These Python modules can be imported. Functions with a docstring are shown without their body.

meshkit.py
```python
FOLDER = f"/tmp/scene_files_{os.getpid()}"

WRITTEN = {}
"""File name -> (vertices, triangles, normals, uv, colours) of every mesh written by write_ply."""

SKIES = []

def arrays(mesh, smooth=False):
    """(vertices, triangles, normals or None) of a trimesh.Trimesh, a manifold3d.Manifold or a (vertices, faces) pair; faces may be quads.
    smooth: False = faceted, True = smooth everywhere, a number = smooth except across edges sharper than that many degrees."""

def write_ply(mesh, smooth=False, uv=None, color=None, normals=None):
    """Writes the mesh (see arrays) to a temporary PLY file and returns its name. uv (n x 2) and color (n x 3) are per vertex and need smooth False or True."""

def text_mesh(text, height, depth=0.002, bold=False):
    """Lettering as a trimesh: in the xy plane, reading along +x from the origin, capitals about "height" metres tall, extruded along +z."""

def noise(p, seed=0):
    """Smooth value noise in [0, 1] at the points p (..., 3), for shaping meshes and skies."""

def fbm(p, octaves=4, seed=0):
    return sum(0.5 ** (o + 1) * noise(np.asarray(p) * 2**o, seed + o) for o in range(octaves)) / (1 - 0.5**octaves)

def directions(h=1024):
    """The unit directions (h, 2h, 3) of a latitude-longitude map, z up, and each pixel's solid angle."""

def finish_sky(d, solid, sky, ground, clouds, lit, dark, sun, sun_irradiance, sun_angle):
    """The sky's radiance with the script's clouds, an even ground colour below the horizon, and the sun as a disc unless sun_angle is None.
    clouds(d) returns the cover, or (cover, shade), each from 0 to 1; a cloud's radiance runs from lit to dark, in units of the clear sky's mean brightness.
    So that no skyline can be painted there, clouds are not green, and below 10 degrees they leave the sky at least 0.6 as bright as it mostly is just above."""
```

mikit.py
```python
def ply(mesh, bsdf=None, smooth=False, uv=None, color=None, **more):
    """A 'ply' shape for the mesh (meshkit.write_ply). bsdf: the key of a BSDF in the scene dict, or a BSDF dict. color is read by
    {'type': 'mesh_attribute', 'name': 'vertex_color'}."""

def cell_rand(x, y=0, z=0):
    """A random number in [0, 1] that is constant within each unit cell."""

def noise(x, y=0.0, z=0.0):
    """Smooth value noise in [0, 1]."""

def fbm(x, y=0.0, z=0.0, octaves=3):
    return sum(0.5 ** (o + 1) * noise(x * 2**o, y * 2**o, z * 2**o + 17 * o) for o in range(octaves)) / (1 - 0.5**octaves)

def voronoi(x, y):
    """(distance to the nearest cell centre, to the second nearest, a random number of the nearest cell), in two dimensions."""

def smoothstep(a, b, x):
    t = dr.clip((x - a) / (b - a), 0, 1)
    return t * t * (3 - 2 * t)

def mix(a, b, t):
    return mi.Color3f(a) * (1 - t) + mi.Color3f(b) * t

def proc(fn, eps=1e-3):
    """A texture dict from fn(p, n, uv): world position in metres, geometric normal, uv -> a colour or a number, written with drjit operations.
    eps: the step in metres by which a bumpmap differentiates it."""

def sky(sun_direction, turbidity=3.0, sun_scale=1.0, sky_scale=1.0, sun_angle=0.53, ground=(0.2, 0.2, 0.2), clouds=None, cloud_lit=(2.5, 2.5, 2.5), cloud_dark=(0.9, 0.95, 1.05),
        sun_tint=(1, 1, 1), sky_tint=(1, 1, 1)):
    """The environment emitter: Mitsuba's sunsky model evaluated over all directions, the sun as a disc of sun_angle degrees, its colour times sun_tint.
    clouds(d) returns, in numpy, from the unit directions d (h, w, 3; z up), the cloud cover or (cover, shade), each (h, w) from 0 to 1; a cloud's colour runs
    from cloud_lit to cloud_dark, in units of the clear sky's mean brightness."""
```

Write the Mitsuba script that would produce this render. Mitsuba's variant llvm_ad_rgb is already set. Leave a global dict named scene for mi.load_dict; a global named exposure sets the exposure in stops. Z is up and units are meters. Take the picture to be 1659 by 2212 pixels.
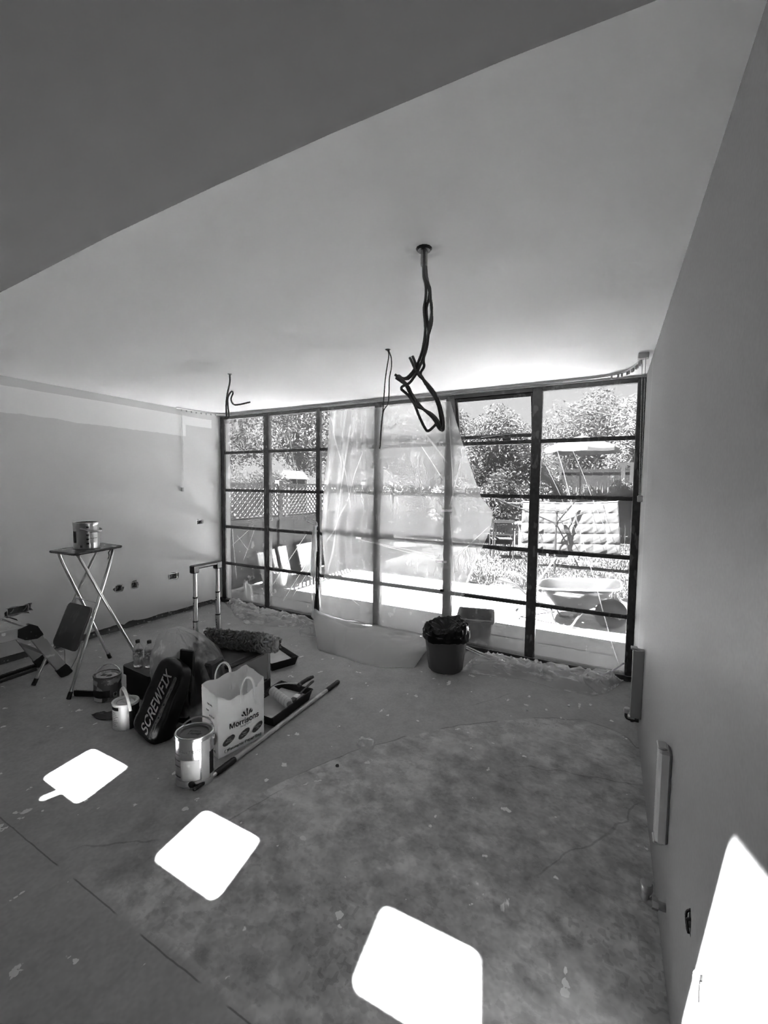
import math
import numpy as np
import trimesh
import manifold3d as m3
import shapely
from shapely.geometry import Polygon, box as sbox
from shapely import affinity
import drjit as dr
import mitsuba as mi
import mikit
import meshkit
from mikit import ply, proc, noise, fbm, smoothstep, cell_rand

T = mi.ScalarTransform4f
scene, labels = {}, {}

# ------------------------------------------------------------------ camera, sky, sun, exposure
EYE = np.array([0.0, 0.0, 1.55])
YAW, PITCH, ROLL, FOCAL = -0.4892, -0.0625, 0.0109, 915.2258
_f = np.array([math.sin(YAW) * math.cos(PITCH), math.cos(YAW) * math.cos(PITCH), math.sin(PITCH)])
_r = np.array([math.cos(YAW), -math.sin(YAW), 0.0])
_u = np.cross(_r, _f)
_up = _u * math.cos(ROLL) - _r * math.sin(ROLL)
scene['camera'] = {'type': 'perspective', 'fov': math.degrees(2 * math.atan(1659 / 2 / FOCAL)), 'fov_axis': 'x', 'near_clip': 0.02, 'far_clip': 500.0,
                   'to_world': T().look_at(origin=EYE.tolist(), target=(EYE + _f).tolist(), up=_up.tolist())}
SUN = np.array([-0.463, -0.42, 1.0])            # towards the sun: high, behind the house and to the left
SUN_STRENGTH, SKY_LEVEL = 32.0, 0.25             # black and white photograph: a neutral sky and a neutral sun
exposure = 1.75


def build_sky():
    s = SUN / np.linalg.norm(SUN)
    unit = mi.load_dict({'type': 'sunsky', 'sun_direction': s.tolist(), 'turbidity': 3.0, 'sun_scale': 0.0, 'sky_scale': 1.0})
    d, _ = meshkit.directions(64)
    si = dr.zeros(mi.SurfaceInteraction3f, 64 * 128)
    si.wi = -mi.Vector3f(np.ascontiguousarray(d.reshape(-1, 3).T))
    mean = float(np.array(unit.eval(si)).T.reshape(64, 128, 3)[:32].mean())
    level = SKY_LEVEL / mean

    def haze(dd):                                # an even thin haze; a little brighter towards the horizon
        return np.ones(dd.shape[:2]), np.clip(dd[..., 2], 0, 1) * 0.5
    return mikit.sky(s, turbidity=3.0, sun_scale=1.0, sky_scale=1.0, ground=(0.18, 0.18, 0.18), clouds=haze,
                     cloud_lit=(level,) * 3, cloud_dark=(level * 0.8,) * 3, sun_tint=[math.pi * SUN_STRENGTH / e for e in (1.51467, 1.2660, 0.97089)])


scene['sky'] = build_sky()

# ------------------------------------------------------------------ helpers
rng = np.random.default_rng(7)


def V(*a):
    return np.array(a, float)


def cat(*ms):
    out = []
    for m in ms:
        out += list(m) if isinstance(m, (list, tuple)) else [m]
    return trimesh.util.concatenate(out)


def free(key):
    if key not in scene and key not in labels:
        return key
    k = 1
    while f'{key}_{k:03d}' in scene or f'{key}_{k:03d}' in labels:
        k += 1
    return f'{key}_{k:03d}'


def thing(name, label, category, group=None):
    key = free(name)
    labels[key] = {'label': label, 'category': category}
    if group:
        labels[key]['group'] = group
    return key


def struct(key):
    labels[key] = {'kind': 'structure'}
    return key


def part(parent, name, mesh, mat, smooth=False, label=None, stuff=False, **more):
    key = free(f'{parent}__{name}')
    scene[key] = ply(mesh, mat, smooth=smooth, **more)
    if label or stuff:
        labels[key] = {}
        if label:
            labels[key]['label'] = label
        if stuff:
            labels[key]['kind'] = 'stuff'
    return key


def whole(key, mesh, mat, smooth=False, **more):
    scene[key] = ply(mesh, mat, smooth=smooth, **more)
    return key


def xf(mesh, loc=(0, 0, 0), rz=0, ry=0, rx=0, s=1):
    """rotate (degrees: x, then y, then z), scale, move a copy"""
    m = mesh.copy()
    A = trimesh.transformations
    M = A.translation_matrix(loc) @ A.rotation_matrix(math.radians(rz), [0, 0, 1]) @ A.rotation_matrix(math.radians(ry), [0, 1, 0]) @ A.rotation_matrix(math.radians(rx), [1, 0, 0]) @ A.scale_matrix(s)
    m.apply_transform(M)
    return m


def frame_mesh(mesh, o, ex, ey, ez):
    """a copy with its axes laid along ex, ey, ez from o"""
    m = mesh.copy()
    M = np.eye(4)
    M[:3, 0], M[:3, 1], M[:3, 2], M[:3, 3] = ex, ey, ez, o
    m.apply_transform(M)
    return m


def unit(v):
    v = np.asarray(v, float)
    return v / np.linalg.norm(v)


def bx(x0, x1, y0, y1, z0, z1, c=0.0):
    """a box, its edges chamfered by c"""
    if c <= 0:
        return trimesh.creation.box(bounds=[[x0, y0, z0], [x1, y1, z1]])
    P = []
    for sx in (0, 1):
        for sy in (0, 1):
            for sz in (0, 1):
                p = [x1 if sx else x0, y1 if sy else y0, z1 if sz else z0]
                d = [-c if sx else c, -c if sy else c, -c if sz else c]
                for k in range(3):
                    q = list(p)
                    for j in range(3):
                        if j != k:
                            q[j] += d[j]
                    P.append(q)
    return trimesh.convex.convex_hull(np.array(P))


def rbx(sx, sy, sz, r, n=4):
    """a box standing on z = 0, centred, with vertical edges rounded by r"""
    p = sbox(-sx / 2 + r, -sy / 2 + r, sx / 2 - r, sy / 2 - r).buffer(r, quad_segs=n)
    return trimesh.creation.extrude_polygon(p, sz, engine='earcut')


def prism(poly, h, o=(0, 0, 0), ex=(1, 0, 0), ey=(0, 1, 0), ez=(0, 0, 1)):
    if not isinstance(poly, (Polygon, shapely.MultiPolygon)):
        poly = Polygon(poly)
    ms = [trimesh.creation.extrude_polygon(g, h, engine='earcut') for g in getattr(poly, 'geoms', [poly])]
    return frame_mesh(cat(ms), o, ex, ey, ez)


def tube(pts, r, n=8, closed=False, caps=True, flat=None):
    """a round bar along the points; r a number or one per point; flat=(a, b): an elliptic section"""
    P = np.asarray(pts, float)
    N = len(P)
    R = np.broadcast_to(np.asarray(r, float), (N,))
    if closed:
        t = np.roll(P, -1, 0) - np.roll(P, 1, 0)
    else:
        t = np.gradient(P, axis=0)
    t /= np.linalg.norm(t, axis=1, keepdims=True) + 1e-12
    a = np.cross(t[0], [0, 0, 1.0])
    if np.linalg.norm(a) < 0.05:
        a = np.cross(t[0], [1.0, 0, 0])
    a = unit(a)
    ang = np.arange(n) * 2 * np.pi / n
    rows = []
    for i in range(N):
        a = unit(a - t[i] * (a @ t[i]))
        b = np.cross(t[i], a)
        fa, fb = flat if flat else (1, 1)
        rows.append(P[i] + R[i] * (np.outer(np.cos(ang) * fa, a) + np.outer(np.sin(ang) * fb, b)))
    v = np.vstack(rows)
    F = []
    for i in range(N if closed else N - 1):
        j = (i + 1) % N
        for k in range(n):
            q = (k + 1) % n
            F += [[i * n + k, j * n + k, j * n + q], [i * n + k, j * n + q, i * n + q]]
    if caps and not closed:
        v = np.vstack([v, P[:1], P[-1:]])
        for k in range(n):
            q = (k + 1) % n
            F += [[N * n, k, q][::-1][::-1], [N * n + 1, (N - 1) * n + q, (N - 1) * n + k]]
    m = trimesh.Trimesh(v, np.array(F), process=False)
    m.fix_normals() if False else None
    return flip_out(m)


def flip_out(m):
    if m.volume < 0:
        m.invert()
    return m


def smooth_path(pts, n=8):
    """Catmull-Rom through the points"""
    P = np.asarray(pts, float)
    Q = np.vstack([2 * P[0] - P[1], P, 2 * P[-1] - P[-2]])
    out = []
    for i in range(1, len(Q) - 2):
        for t in np.linspace(0, 1, n, endpoint=False):
            a, b, c, d = Q[i - 1:i + 3]
            out.append(0.5 * (2 * b + (c - a) * t + (2 * a - 5 * b + 4 * c - d) * t * t + (3 * b - a - 3 * c + d) * t ** 3))
    out.append(P[-1])
    return np.array(out)


def bar(p, q, w, h, up=(0, 0, 1), c=0.0):
    """a rectangular bar from p to q, w wide and h deep along up"""
    p, q = np.asarray(p, float), np.asarray(q, float)
    L = np.linalg.norm(q - p)
    ex = (q - p) / L
    ey = unit(np.cross(up, ex))
    ez = np.cross(ex, ey)
    return frame_mesh(bx(0, L, -w / 2, w / 2, -h / 2, h / 2, c), p, ex, ey, ez)


def lathe(profile, n=32, squash=1.0):
    m = trimesh.creation.revolve(np.array(profile, float), sections=n)
    m.vertices[:, 1] *= squash
    return flip_out(m)


def grid(fn, nu, nv, thick=None):
    """a sheet: fn(u, v) with u, v arrays in [0, 1] -> (n, 3)"""
    u, v = np.meshgrid(np.linspace(0, 1, nu), np.linspace(0, 1, nv), indexing='ij')
    P = np.asarray(fn(u.ravel(), v.ravel()), float)
    i, j = np.meshgrid(np.arange(nu - 1), np.arange(nv - 1), indexing='ij')
    a = (i * nv + j).ravel()
    F = np.vstack([np.stack([a, a + nv, a + nv + 1], 1), np.stack([a, a + nv + 1, a + 1], 1)])
    return trimesh.Trimesh(P, F, process=False)


def solid_sheet(m, t):
    """gives an open sheet a thickness"""
    n = m.vertex_normals
    v = np.vstack([m.vertices, m.vertices - n * t])
    k = len(m.vertices)
    edges = m.edges_sorted
    e, c = np.unique(edges, axis=0, return_counts=True)
    bset = set(map(tuple, e[c == 1]))
    F = [m.faces, m.faces[:, ::-1] + k]
    side = []
    for f in m.faces:
        for p, q in ((f[0], f[1]), (f[1], f[2]), (f[2], f[0])):
            if (min(p, q), max(p, q)) in bset:
                side += [[q, p, p + k], [q, p + k, q + k]]
    return trimesh.Trimesh(v, np.vstack(F + [np.array(side)]), process=False)


def lettering(text, height, depth=0.0008, bold=False, centre=True):
    m = meshkit.text_mesh(text, height, depth, bold)
    if centre:
        m.apply_translation([-(m.bounds[0][0] + m.bounds[1][0]) / 2, 0, 0])
    return m


def on_cylinder(m, radius, angle0, z0):
    """bends a flat mesh (x along, y up, z out) round an upright cylinder"""
    m = m.copy()
    v = m.vertices
    if np.ptp(v[:, 0]) > 0.02:
        m = m.subdivide_to_size(0.012, max_iter=6)
        v = m.vertices
    a = angle0 + v[:, 0] / radius
    r = radius + v[:, 2]
    m.vertices = np.stack([r * np.cos(a), r * np.sin(a), z0 + v[:, 1]], 1)
    return m


def patch_on_cylinder(radius, a0, a1, z0, z1, out=0.0006, n=14):
    """a label wrapped round an upright cylinder between two angles"""
    m = grid(lambda u, v: np.stack([(radius + out) * np.cos(a0 + (a1 - a0) * u), (radius + out) * np.sin(a0 + (a1 - a0) * u), z0 + (z1 - z0) * v], 1), n, 2)
    return m


# ------------------------------------------------------------------ materials: all neutral greys, as the photograph is black and white
def grey(name, v, rough=0.6, spec=0.5, metal=0.0, **more):
    scene[name] = {'type': 'twosided', 'b': {'type': 'principled', 'base_color': v if isinstance(v, dict) else {'type': 'rgb', 'value': [v] * 3}, 'roughness': rough, 'specular': spec, 'metallic': metal, **more}}
    return name


def tex(fn, eps=1e-3):
    return proc(fn, eps)


def g3(v):
    return mi.Color3f(v, v, v)


def film(name, weight, value=0.95, trans=1.1, rough=0.4, spec=None):
    """plastic film: partly clear, partly milky"""
    scene[name] = {'type': 'blendbsdf', 'weight': weight if isinstance(weight, dict) else {'type': 'rgb', 'value': [weight] * 3},
                   'a': {'type': 'thindielectric', 'int_ior': 1.3},
                   'b': {'type': 'principledthin', 'base_color': {'type': 'rgb', 'value': [value] * 3}, 'roughness': rough, 'diff_trans': trans, 'spec_trans': 0.0, 'eta': 1.4}}
    return name


grey('m_black', 0.005, 0.5, 0.25)
grey('m_black_gloss', 0.006, 0.25, 0.35)
grey('m_dark', 0.02, 0.55, 0.25)
grey('m_charcoal', 0.04, 0.5, 0.3)
grey('m_mid', 0.2, 0.5)
grey('m_grey', 0.32, 0.5)
grey('m_light', 0.55, 0.5)
grey('m_white', 0.8, 0.5)
grey('m_white_gloss', 0.8, 0.2)
grey('m_chrome', 0.75, 0.18, metal=1.0)
grey('m_alu', 0.6, 0.38, metal=1.0)

# ------------------------------------------------------------------ the room
XL, XR, YW, YB, H = -4.458, 0.213, 3.877, -3.2, 2.42
HL, YE = 2.30, 0.804                            # the lower ceiling over the near part of the room, and its edge
ROOF = 2.52


def floor_tex(p, n, uv):
    x, y = p.x, p.y
    a = fbm(x * 1.1 + 3, y * 1.1, 0.3, 4)
    b = fbm(x * 4.5, y * 4.5 + 9, 1.7, 5)
    c = fbm(x * 16, y * 16, 4.2, 4)
    d = noise(x * 90, y * 90, 2.0)
    # the long crack divides smooth screed (far side) from worn screed (near side)
    sa = y - CRACK(x) + 0.09 * (fbm(x * 5, y * 5, 6.0, 4) - 0.5)
    worn = smoothstep(0.015, -0.015, sa) * smoothstep(0.80, 0.86, y) * smoothstep(-2.1, -1.35, x)
    v = 0.158 + 0.04 * (a - 0.5) + 0.05 * (c - 0.5) + 0.025 * (d - 0.5)
    v = v + worn * (0.012 + 0.16 * (b - 0.5) + 0.15 * (c - 0.5)) + (1 - worn) * 0.05 * (b - 0.5)
    pale = smoothstep(0.54, 0.60, fbm(x * 2.1 + 11, y * 3.1, 7.0, 6))
    v = v * (1 + 0.24 * pale * worn)
    damp = smoothstep(0.55, 0.62, fbm(x * 1.6 + 31, y * 2.2 + 4, 3.0, 6))
    v = v * (1 - 0.17 * damp * (0.3 + 0.9 * worn))
    for (fq, sd, th, am) in ((3.6, 2.0, 0.52, 0.10), (7.5, 5.0, 0.54, -0.11), (15.0, 8.0, 0.56, 0.10), (30.0, 11.0, 0.60, -0.13)):
        v = v * (1 + am * worn * smoothstep(th - 0.012, th + 0.03, fbm(x * fq + sd, y * fq * 1.35 - sd, sd, 5)))
    grit = smoothstep(0.66, 0.72, noise(x * 75, y * 75, 5.0)) * smoothstep(0.56, 0.66, fbm(x * 2.6, y * 2.6, 8.0, 3))
    v = v * (1 - 0.22 * grit * worn * smoothstep(-1.3, -0.6, x))
    # flecks and smears of paint
    fl = smoothstep(0.79, 0.81, fbm(x * 15 + 5, y * 15, 9.0, 5))
    v = v * (1 - fl) + fl * 0.38
    sm = smoothstep(0.62, 0.68, fbm((x + 0.25 * y) * 30, (y - 0.25 * x) * 12, 3.0, 4)) * smoothstep(0.06, 0.0, dr.abs((x + 0.265) * 0.77 + (y - 1.53) * 0.64)) * smoothstep(0.16, 0.1, dr.abs(y - 1.53))
    v = v * (1 - sm) + sm * 0.42
    # the straight slab joint across the room, and the cracks
    k = 1 - smoothstep(0.001, 0.004, dr.abs(y - 0.818 + 0.012 * (fbm(x * 9, 0.5, 0.2, 4) - 0.5)))
    v = v * (1 - 0.55 * k * smoothstep(0.25, 0.45, noise(x * 7, 3.0, 1.0)) * smoothstep(-0.55, -0.75, x))
    k = (1 - smoothstep(0.003, 0.012, dr.abs(sa))) * smoothstep(0.35, 0.5, fbm(x * 7, y * 7, 1.0, 3))
    v = v * (1 - 0.40 * k * smoothstep(-1.5, -1.38, x))
    for (x0, y0, x1, y1, w, amp) in ((-0.80, 2.87, -0.58, 3.2, 0.005, 0.05), (-0.42, 2.36, 0.21, 2.53, 0.007, 0.10), (-0.20, 1.70, 0.21, 2.36, 0.006, 0.10), (-1.95, 0.90, -1.68, 1.10, 0.006, 0.08), (-1.5, 1.25, -1.42, 1.60, 0.006, 0.05)):
        L = math.hypot(x1 - x0, y1 - y0)
        ux, uy = (x1 - x0) / L, (y1 - y0) / L
        t = (x - x0) * ux + (y - y0) * uy
        s = (y - y0) * ux - (x - x0) * uy + amp * (fbm(x * 6, y * 6, x0, 4) - 0.5)
        k = (1 - smoothstep(w * 0.3, w, dr.abs(s))) * smoothstep(-0.03, 0.06, t) * smoothstep(L + 0.03, L - 0.06, t)
        v = v * (1 - 0.27 * k)
    return g3(dr.clip(v, 0.02, 0.9))


def CRACK(x):
    x = dr.clip(x, -1.50, 0.2)
    return ((((-0.7836) * x + (-2.0911)) * x + (-2.2435)) * x + (-0.2640)) * x + (3.0485)


def floor_bump(p, n, uv):
    return fbm(p.x * 6, p.y * 6, 0.5, 4) * 0.6 + noise(p.x * 70, p.y * 70, 0.2) * 0.12


scene['m_floor'] = {'type': 'bumpmap', 'arbitrary': tex(floor_bump, 2e-3), 'scale': 0.004,
                    'bsdf': {'type': 'twosided', 'b': {'type': 'principled', 'base_color': tex(floor_tex), 'roughness': 0.62, 'specular': 0.35}}}


def wall_left_tex(p, n, uv):
    # mid grey coat with a band of fresh white rolled along the top, ragged along its lower edge, and a strip of the old coat above it
    y, z = p.y, p.z
    e = 0.012 * (noise(y * 9, 1.0, 0) - 0.5) + 0.03 * (noise(y * 2.1, 3.0, 0) - 0.5) + 0.006 * (noise(y * 30, 5.0, 0) - 0.5)
    low = 2.135 + e - 0.02 * smoothstep(2.0, 2.2, y)
    low = dr.select(y > 3.36, 2.245 + 0.3 * e, low)
    top = 2.350 + 0.5 * e
    band = smoothstep(low - 0.004, low + 0.004, z) * smoothstep(top + 0.004, top - 0.004, z) * smoothstep(3.735, 3.72, y + 0.4 * e)
    base = 0.54 + 0.03 * (fbm(y * 1.3, z * 1.3, 0.7, 3) - 0.5)
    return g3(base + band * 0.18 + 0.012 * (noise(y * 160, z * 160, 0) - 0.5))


def wall_right_tex(p, n, uv):
    y, z = p.y, p.z
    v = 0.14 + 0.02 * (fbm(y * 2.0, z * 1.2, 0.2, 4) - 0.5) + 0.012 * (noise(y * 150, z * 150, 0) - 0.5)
    v = v + 0.03 * smoothstep(0.05, 0.0, dr.abs(y - 3.3 - 0.1 * noise(z * 3, 0, 0)))
    return g3(v)


def ceil_tex(p, n, uv):
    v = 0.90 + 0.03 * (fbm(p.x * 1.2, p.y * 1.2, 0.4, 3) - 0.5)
    s = smoothstep(0.09, 0.0, dr.sqrt(dr.square(p.x + 0.644) + dr.square(p.y - 1.5)))
    s = s * noise(p.x * 40, p.y * 40, 1)
    return g3(v * (1 - 0.5 * s))


scene['m_wall_left'] = {'type': 'twosided', 'b': {'type': 'principled', 'base_color': tex(wall_left_tex), 'roughness': 0.7, 'specular': 0.3}}
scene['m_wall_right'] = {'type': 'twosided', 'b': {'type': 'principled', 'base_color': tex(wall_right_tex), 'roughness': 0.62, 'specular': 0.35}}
scene['m_ceiling'] = {'type': 'twosided', 'b': {'type': 'principled', 'base_color': tex(ceil_tex), 'roughness': 0.8, 'specular': 0.2}}
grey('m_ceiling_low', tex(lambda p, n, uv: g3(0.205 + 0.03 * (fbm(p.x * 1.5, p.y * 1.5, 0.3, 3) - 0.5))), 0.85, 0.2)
grey('m_render', tex(lambda p, n, uv: g3(0.5 + 0.1 * (fbm(p.x * 3, p.y * 3, p.z * 3, 3) - 0.5))), 0.9, 0.2)

# floor
whole(struct('floor'), bx(XL - 0.3, XR + 0.3, YB, YW + 0.12, -0.06, 0.0), 'm_floor')

# left wall: a slab with a ragged bottom edge above the gap where the skirting was, and holes for the back boxes
SOCKETS = [(3.537, 1.073, 0.10, 0.07), (3.164, 0.465, 0.13, 0.085), (2.705, 0.455, 0.085, 0.085), (2.54, 0.454, 0.09, 0.085), (1.692, 0.444, 0.19, 0.085)]


def ragged(cy, cz, w, h, seed, n=18):
    r = np.random.default_rng(seed)
    a = np.linspace(0, 2 * np.pi, n, endpoint=False)
    k = 1 + 0.12 * r.standard_normal(n)
    sx = np.sign(np.cos(a)) * np.abs(np.cos(a)) ** 0.55
    sy = np.sign(np.sin(a)) * np.abs(np.sin(a)) ** 0.55
    return Polygon(np.stack([cy + w / 2 * sx * k, cz + h / 2 * sy * k], 1))


ys = np.linspace(YB, YW + 0.1, 150)
zs = 0.072 + 0.020 * (meshkit.fbm(np.stack([ys * 3, ys * 0, ys * 0], 1), 4) - 0.5) * 2
r_ = np.random.default_rng(3)
zs += np.where(r_.random(150) > 0.9, -0.022, 0) * r_.random(150) - np.where(ys > 2.7, 0.012, 0)
wl_poly = Polygon(np.vstack([np.stack([ys, zs], 1), [[YW + 0.1, H + 0.02], [YB, H + 0.02]]]))
for i, (cy, cz, w, h) in enumerate(SOCKETS):
    wl_poly = wl_poly.difference(ragged(cy, cz, w, h, i))
whole(struct('wall_left'), prism(wl_poly, 0.035, (XL, 0, 0), (0, 1, 0), (0, 0, 1), (1, 0, 0)).apply_translation([-0.035, 0, 0]), 'm_wall_left')
whole(struct('trim_1'), bx(XL - 0.12, XL - 0.036, YB, YW + 0.1, -0.02, H), grey('m_brick_dark', tex(lambda p, n, uv: g3(0.045 + 0.04 * fbm(p.x * 9, p.y * 9, p.z * 20, 3))), 0.9))
# crumbs of plaster left along the gap
cr = []
for k in range(70):
    y = rng.uniform(1.2, 3.85)
    s = rng.uniform(0.004, 0.014)
    cr.append(xf(trimesh.creation.icosphere(subdivisions=0, radius=s), (XL - rng.uniform(-0.02, 0.02), y, rng.uniform(0.0, 0.055) if k % 3 else s * 0.4), rng.uniform(0, 360), rng.uniform(0, 360)))
    cr[-1].vertices[:, 2] = np.maximum(cr[-1].vertices[:, 2], 0.001)
kk = thing('plaster_rubble', 'crumbs of broken plaster lying in the dark skirting gap along the left wall', 'rubble')
labels[kk]['kind'] = 'stuff'
whole(kk, cat(cr), grey('m_plaster', 0.22, 0.9))

# right wall, back wall
wr_poly = sbox(YB, -0.02, YW + 0.1, H + 0.02)
for i, (cy, cz, w, h) in enumerate([(1.216, 0.494, 0.035, 0.06), (1.07, 0.507, 0.02, 0.05)]):
    wr_poly = wr_poly.difference(ragged(cy, cz, w, h, 40 + i, 12))
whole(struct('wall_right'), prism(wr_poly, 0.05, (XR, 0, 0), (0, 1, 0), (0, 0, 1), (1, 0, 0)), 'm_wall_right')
whole(struct('trim_2'), bx(XR + 0.051, XR + 0.14, YB, YW + 0.1, -0.02, H), 'm_brick_dark')
whole(struct('wall_back'), bx(XL - 0.1, XR + 0.1, YB - 0.1, YB, -0.05, H), grey('m_wall_back', 0.45, 0.8))

# ceilings: the far one, and a lower one over the near half with four small rooflights
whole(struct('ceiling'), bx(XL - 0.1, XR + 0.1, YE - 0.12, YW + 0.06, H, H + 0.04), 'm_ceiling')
SHIFT = np.array([0.463, 0.42])
holes_top, holes_low = [], []
for k, q in enumerate([[(-2.612, 1.298), (-2.275, 1.301), (-2.213, 1.032), (-2.573, 1.044)], [(-1.645, 1.295), (-1.30, 1.296), (-1.248, 1.016), (-1.612, 1.02)],
                       [(-0.682, 1.298), (-0.332, 1.309), (-0.26, 1.04), (-0.653, 1.03)], [(0.285, 1.31), (0.640, 1.31), (0.70, 1.03), (0.31, 1.03)]]):
    t = Polygon(np.array(q) - SHIFT * ROOF).buffer(-0.03).buffer(0.03 + 0.006)
    if k == 0:                                   # a slipped seal lets a sliver of sun in beside the first rooflight
        c = np.array([[-2.39, 1.06], [-2.36, 1.06], [-2.392, 0.955], [-2.418, 0.965]]) - SHIFT * ROOF
        t = t.union(Polygon(c).buffer(0.004))
    holes_top.append(t)
    holes_low.append(shapely.union_all([affinity.translate(t, *(SHIFT * (ROOF - HL) * f)) for f in (0, 1)]).convex_hull.buffer(0.003))
EDGE = [(XL - 0.1, 0.83), (-3.2, 0.825), (-2.17, 0.811), (-1.37, 0.786), (-0.90, 0.783), (-0.56, 0.786), (-0.19, 0.797), (0.04, 0.812), (XR + 0.1, 0.825)]
low = Polygon([(XL - 0.1, YB - 0.05), *EDGE, (XR + 0.1, YB - 0.05)]).difference(shapely.union_all(holes_low))
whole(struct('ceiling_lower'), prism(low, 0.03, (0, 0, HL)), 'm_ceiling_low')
whole(struct('trim_3'), bx(XL - 0.1, XR + 0.1, YE - 0.06, YE - 0.03, HL + 0.03, H), 'm_ceiling')
roof = sbox(XL - 2.5, YB - 1.0, XR + 4.0, 3.94).difference(shapely.union_all(holes_top))
whole(struct('roof'), prism(roof, 0.035, (0, 0, ROOF)), 'm_render')
film('m_dome', 0.06, 0.9, 1.2)
for k, (t, b) in enumerate(zip(holes_top, holes_low)):
    key = thing('rooflight', f'small rectangular rooflight in the lower ceiling, {["first", "second", "third", "fourth"][k]} from the left wall', 'rooflight', 'rooflights')
    x0, y0, x1, y1 = t.bounds
    c = np.array(b.simplify(0.002).exterior.coords)[:-1]
    n = len(c)
    vv = np.vstack([np.c_[c, np.full(n, ROOF)], np.c_[c, np.full(n, HL)]])
    ff = []
    for i in range(n):
        j = (i + 1) % n
        ff += [[i, j, n + j], [i, n + j, n + i]]
    part(key, 'lining', trimesh.Trimesh(vv, np.array(ff), process=False), 'm_ceiling')
    part(key, 'dome', grid(lambda u, v: np.stack([x0 - 0.05 + (x1 - x0 + 0.1) * u, y0 - 0.05 + (y1 - y0 + 0.1) * v, ROOF + 0.04 + 0.0 * u], 1), 2, 2), 'm_dome')

# ------------------------------------------------------------------ the steel window across the far wall
win = struct('window_1')
COLX = [XL + 0.03, -3.681, -2.909, -2.143, -1.364, -0.580, XR - 0.02]
BARZ = [0.5135, 0.9943, 1.4667, 1.9456]
SILL, HEAD = 0.045, 2.370


def steel_tex(p, n, uv):
    w = smoothstep(0.60, 0.70, fbm(p.x * 30, p.y * 30, p.z * 9, 3))
    return g3(0.008 + 0.008 * noise(p.x * 60, p.y * 60, p.z * 40) + 0.03 * w)


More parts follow.
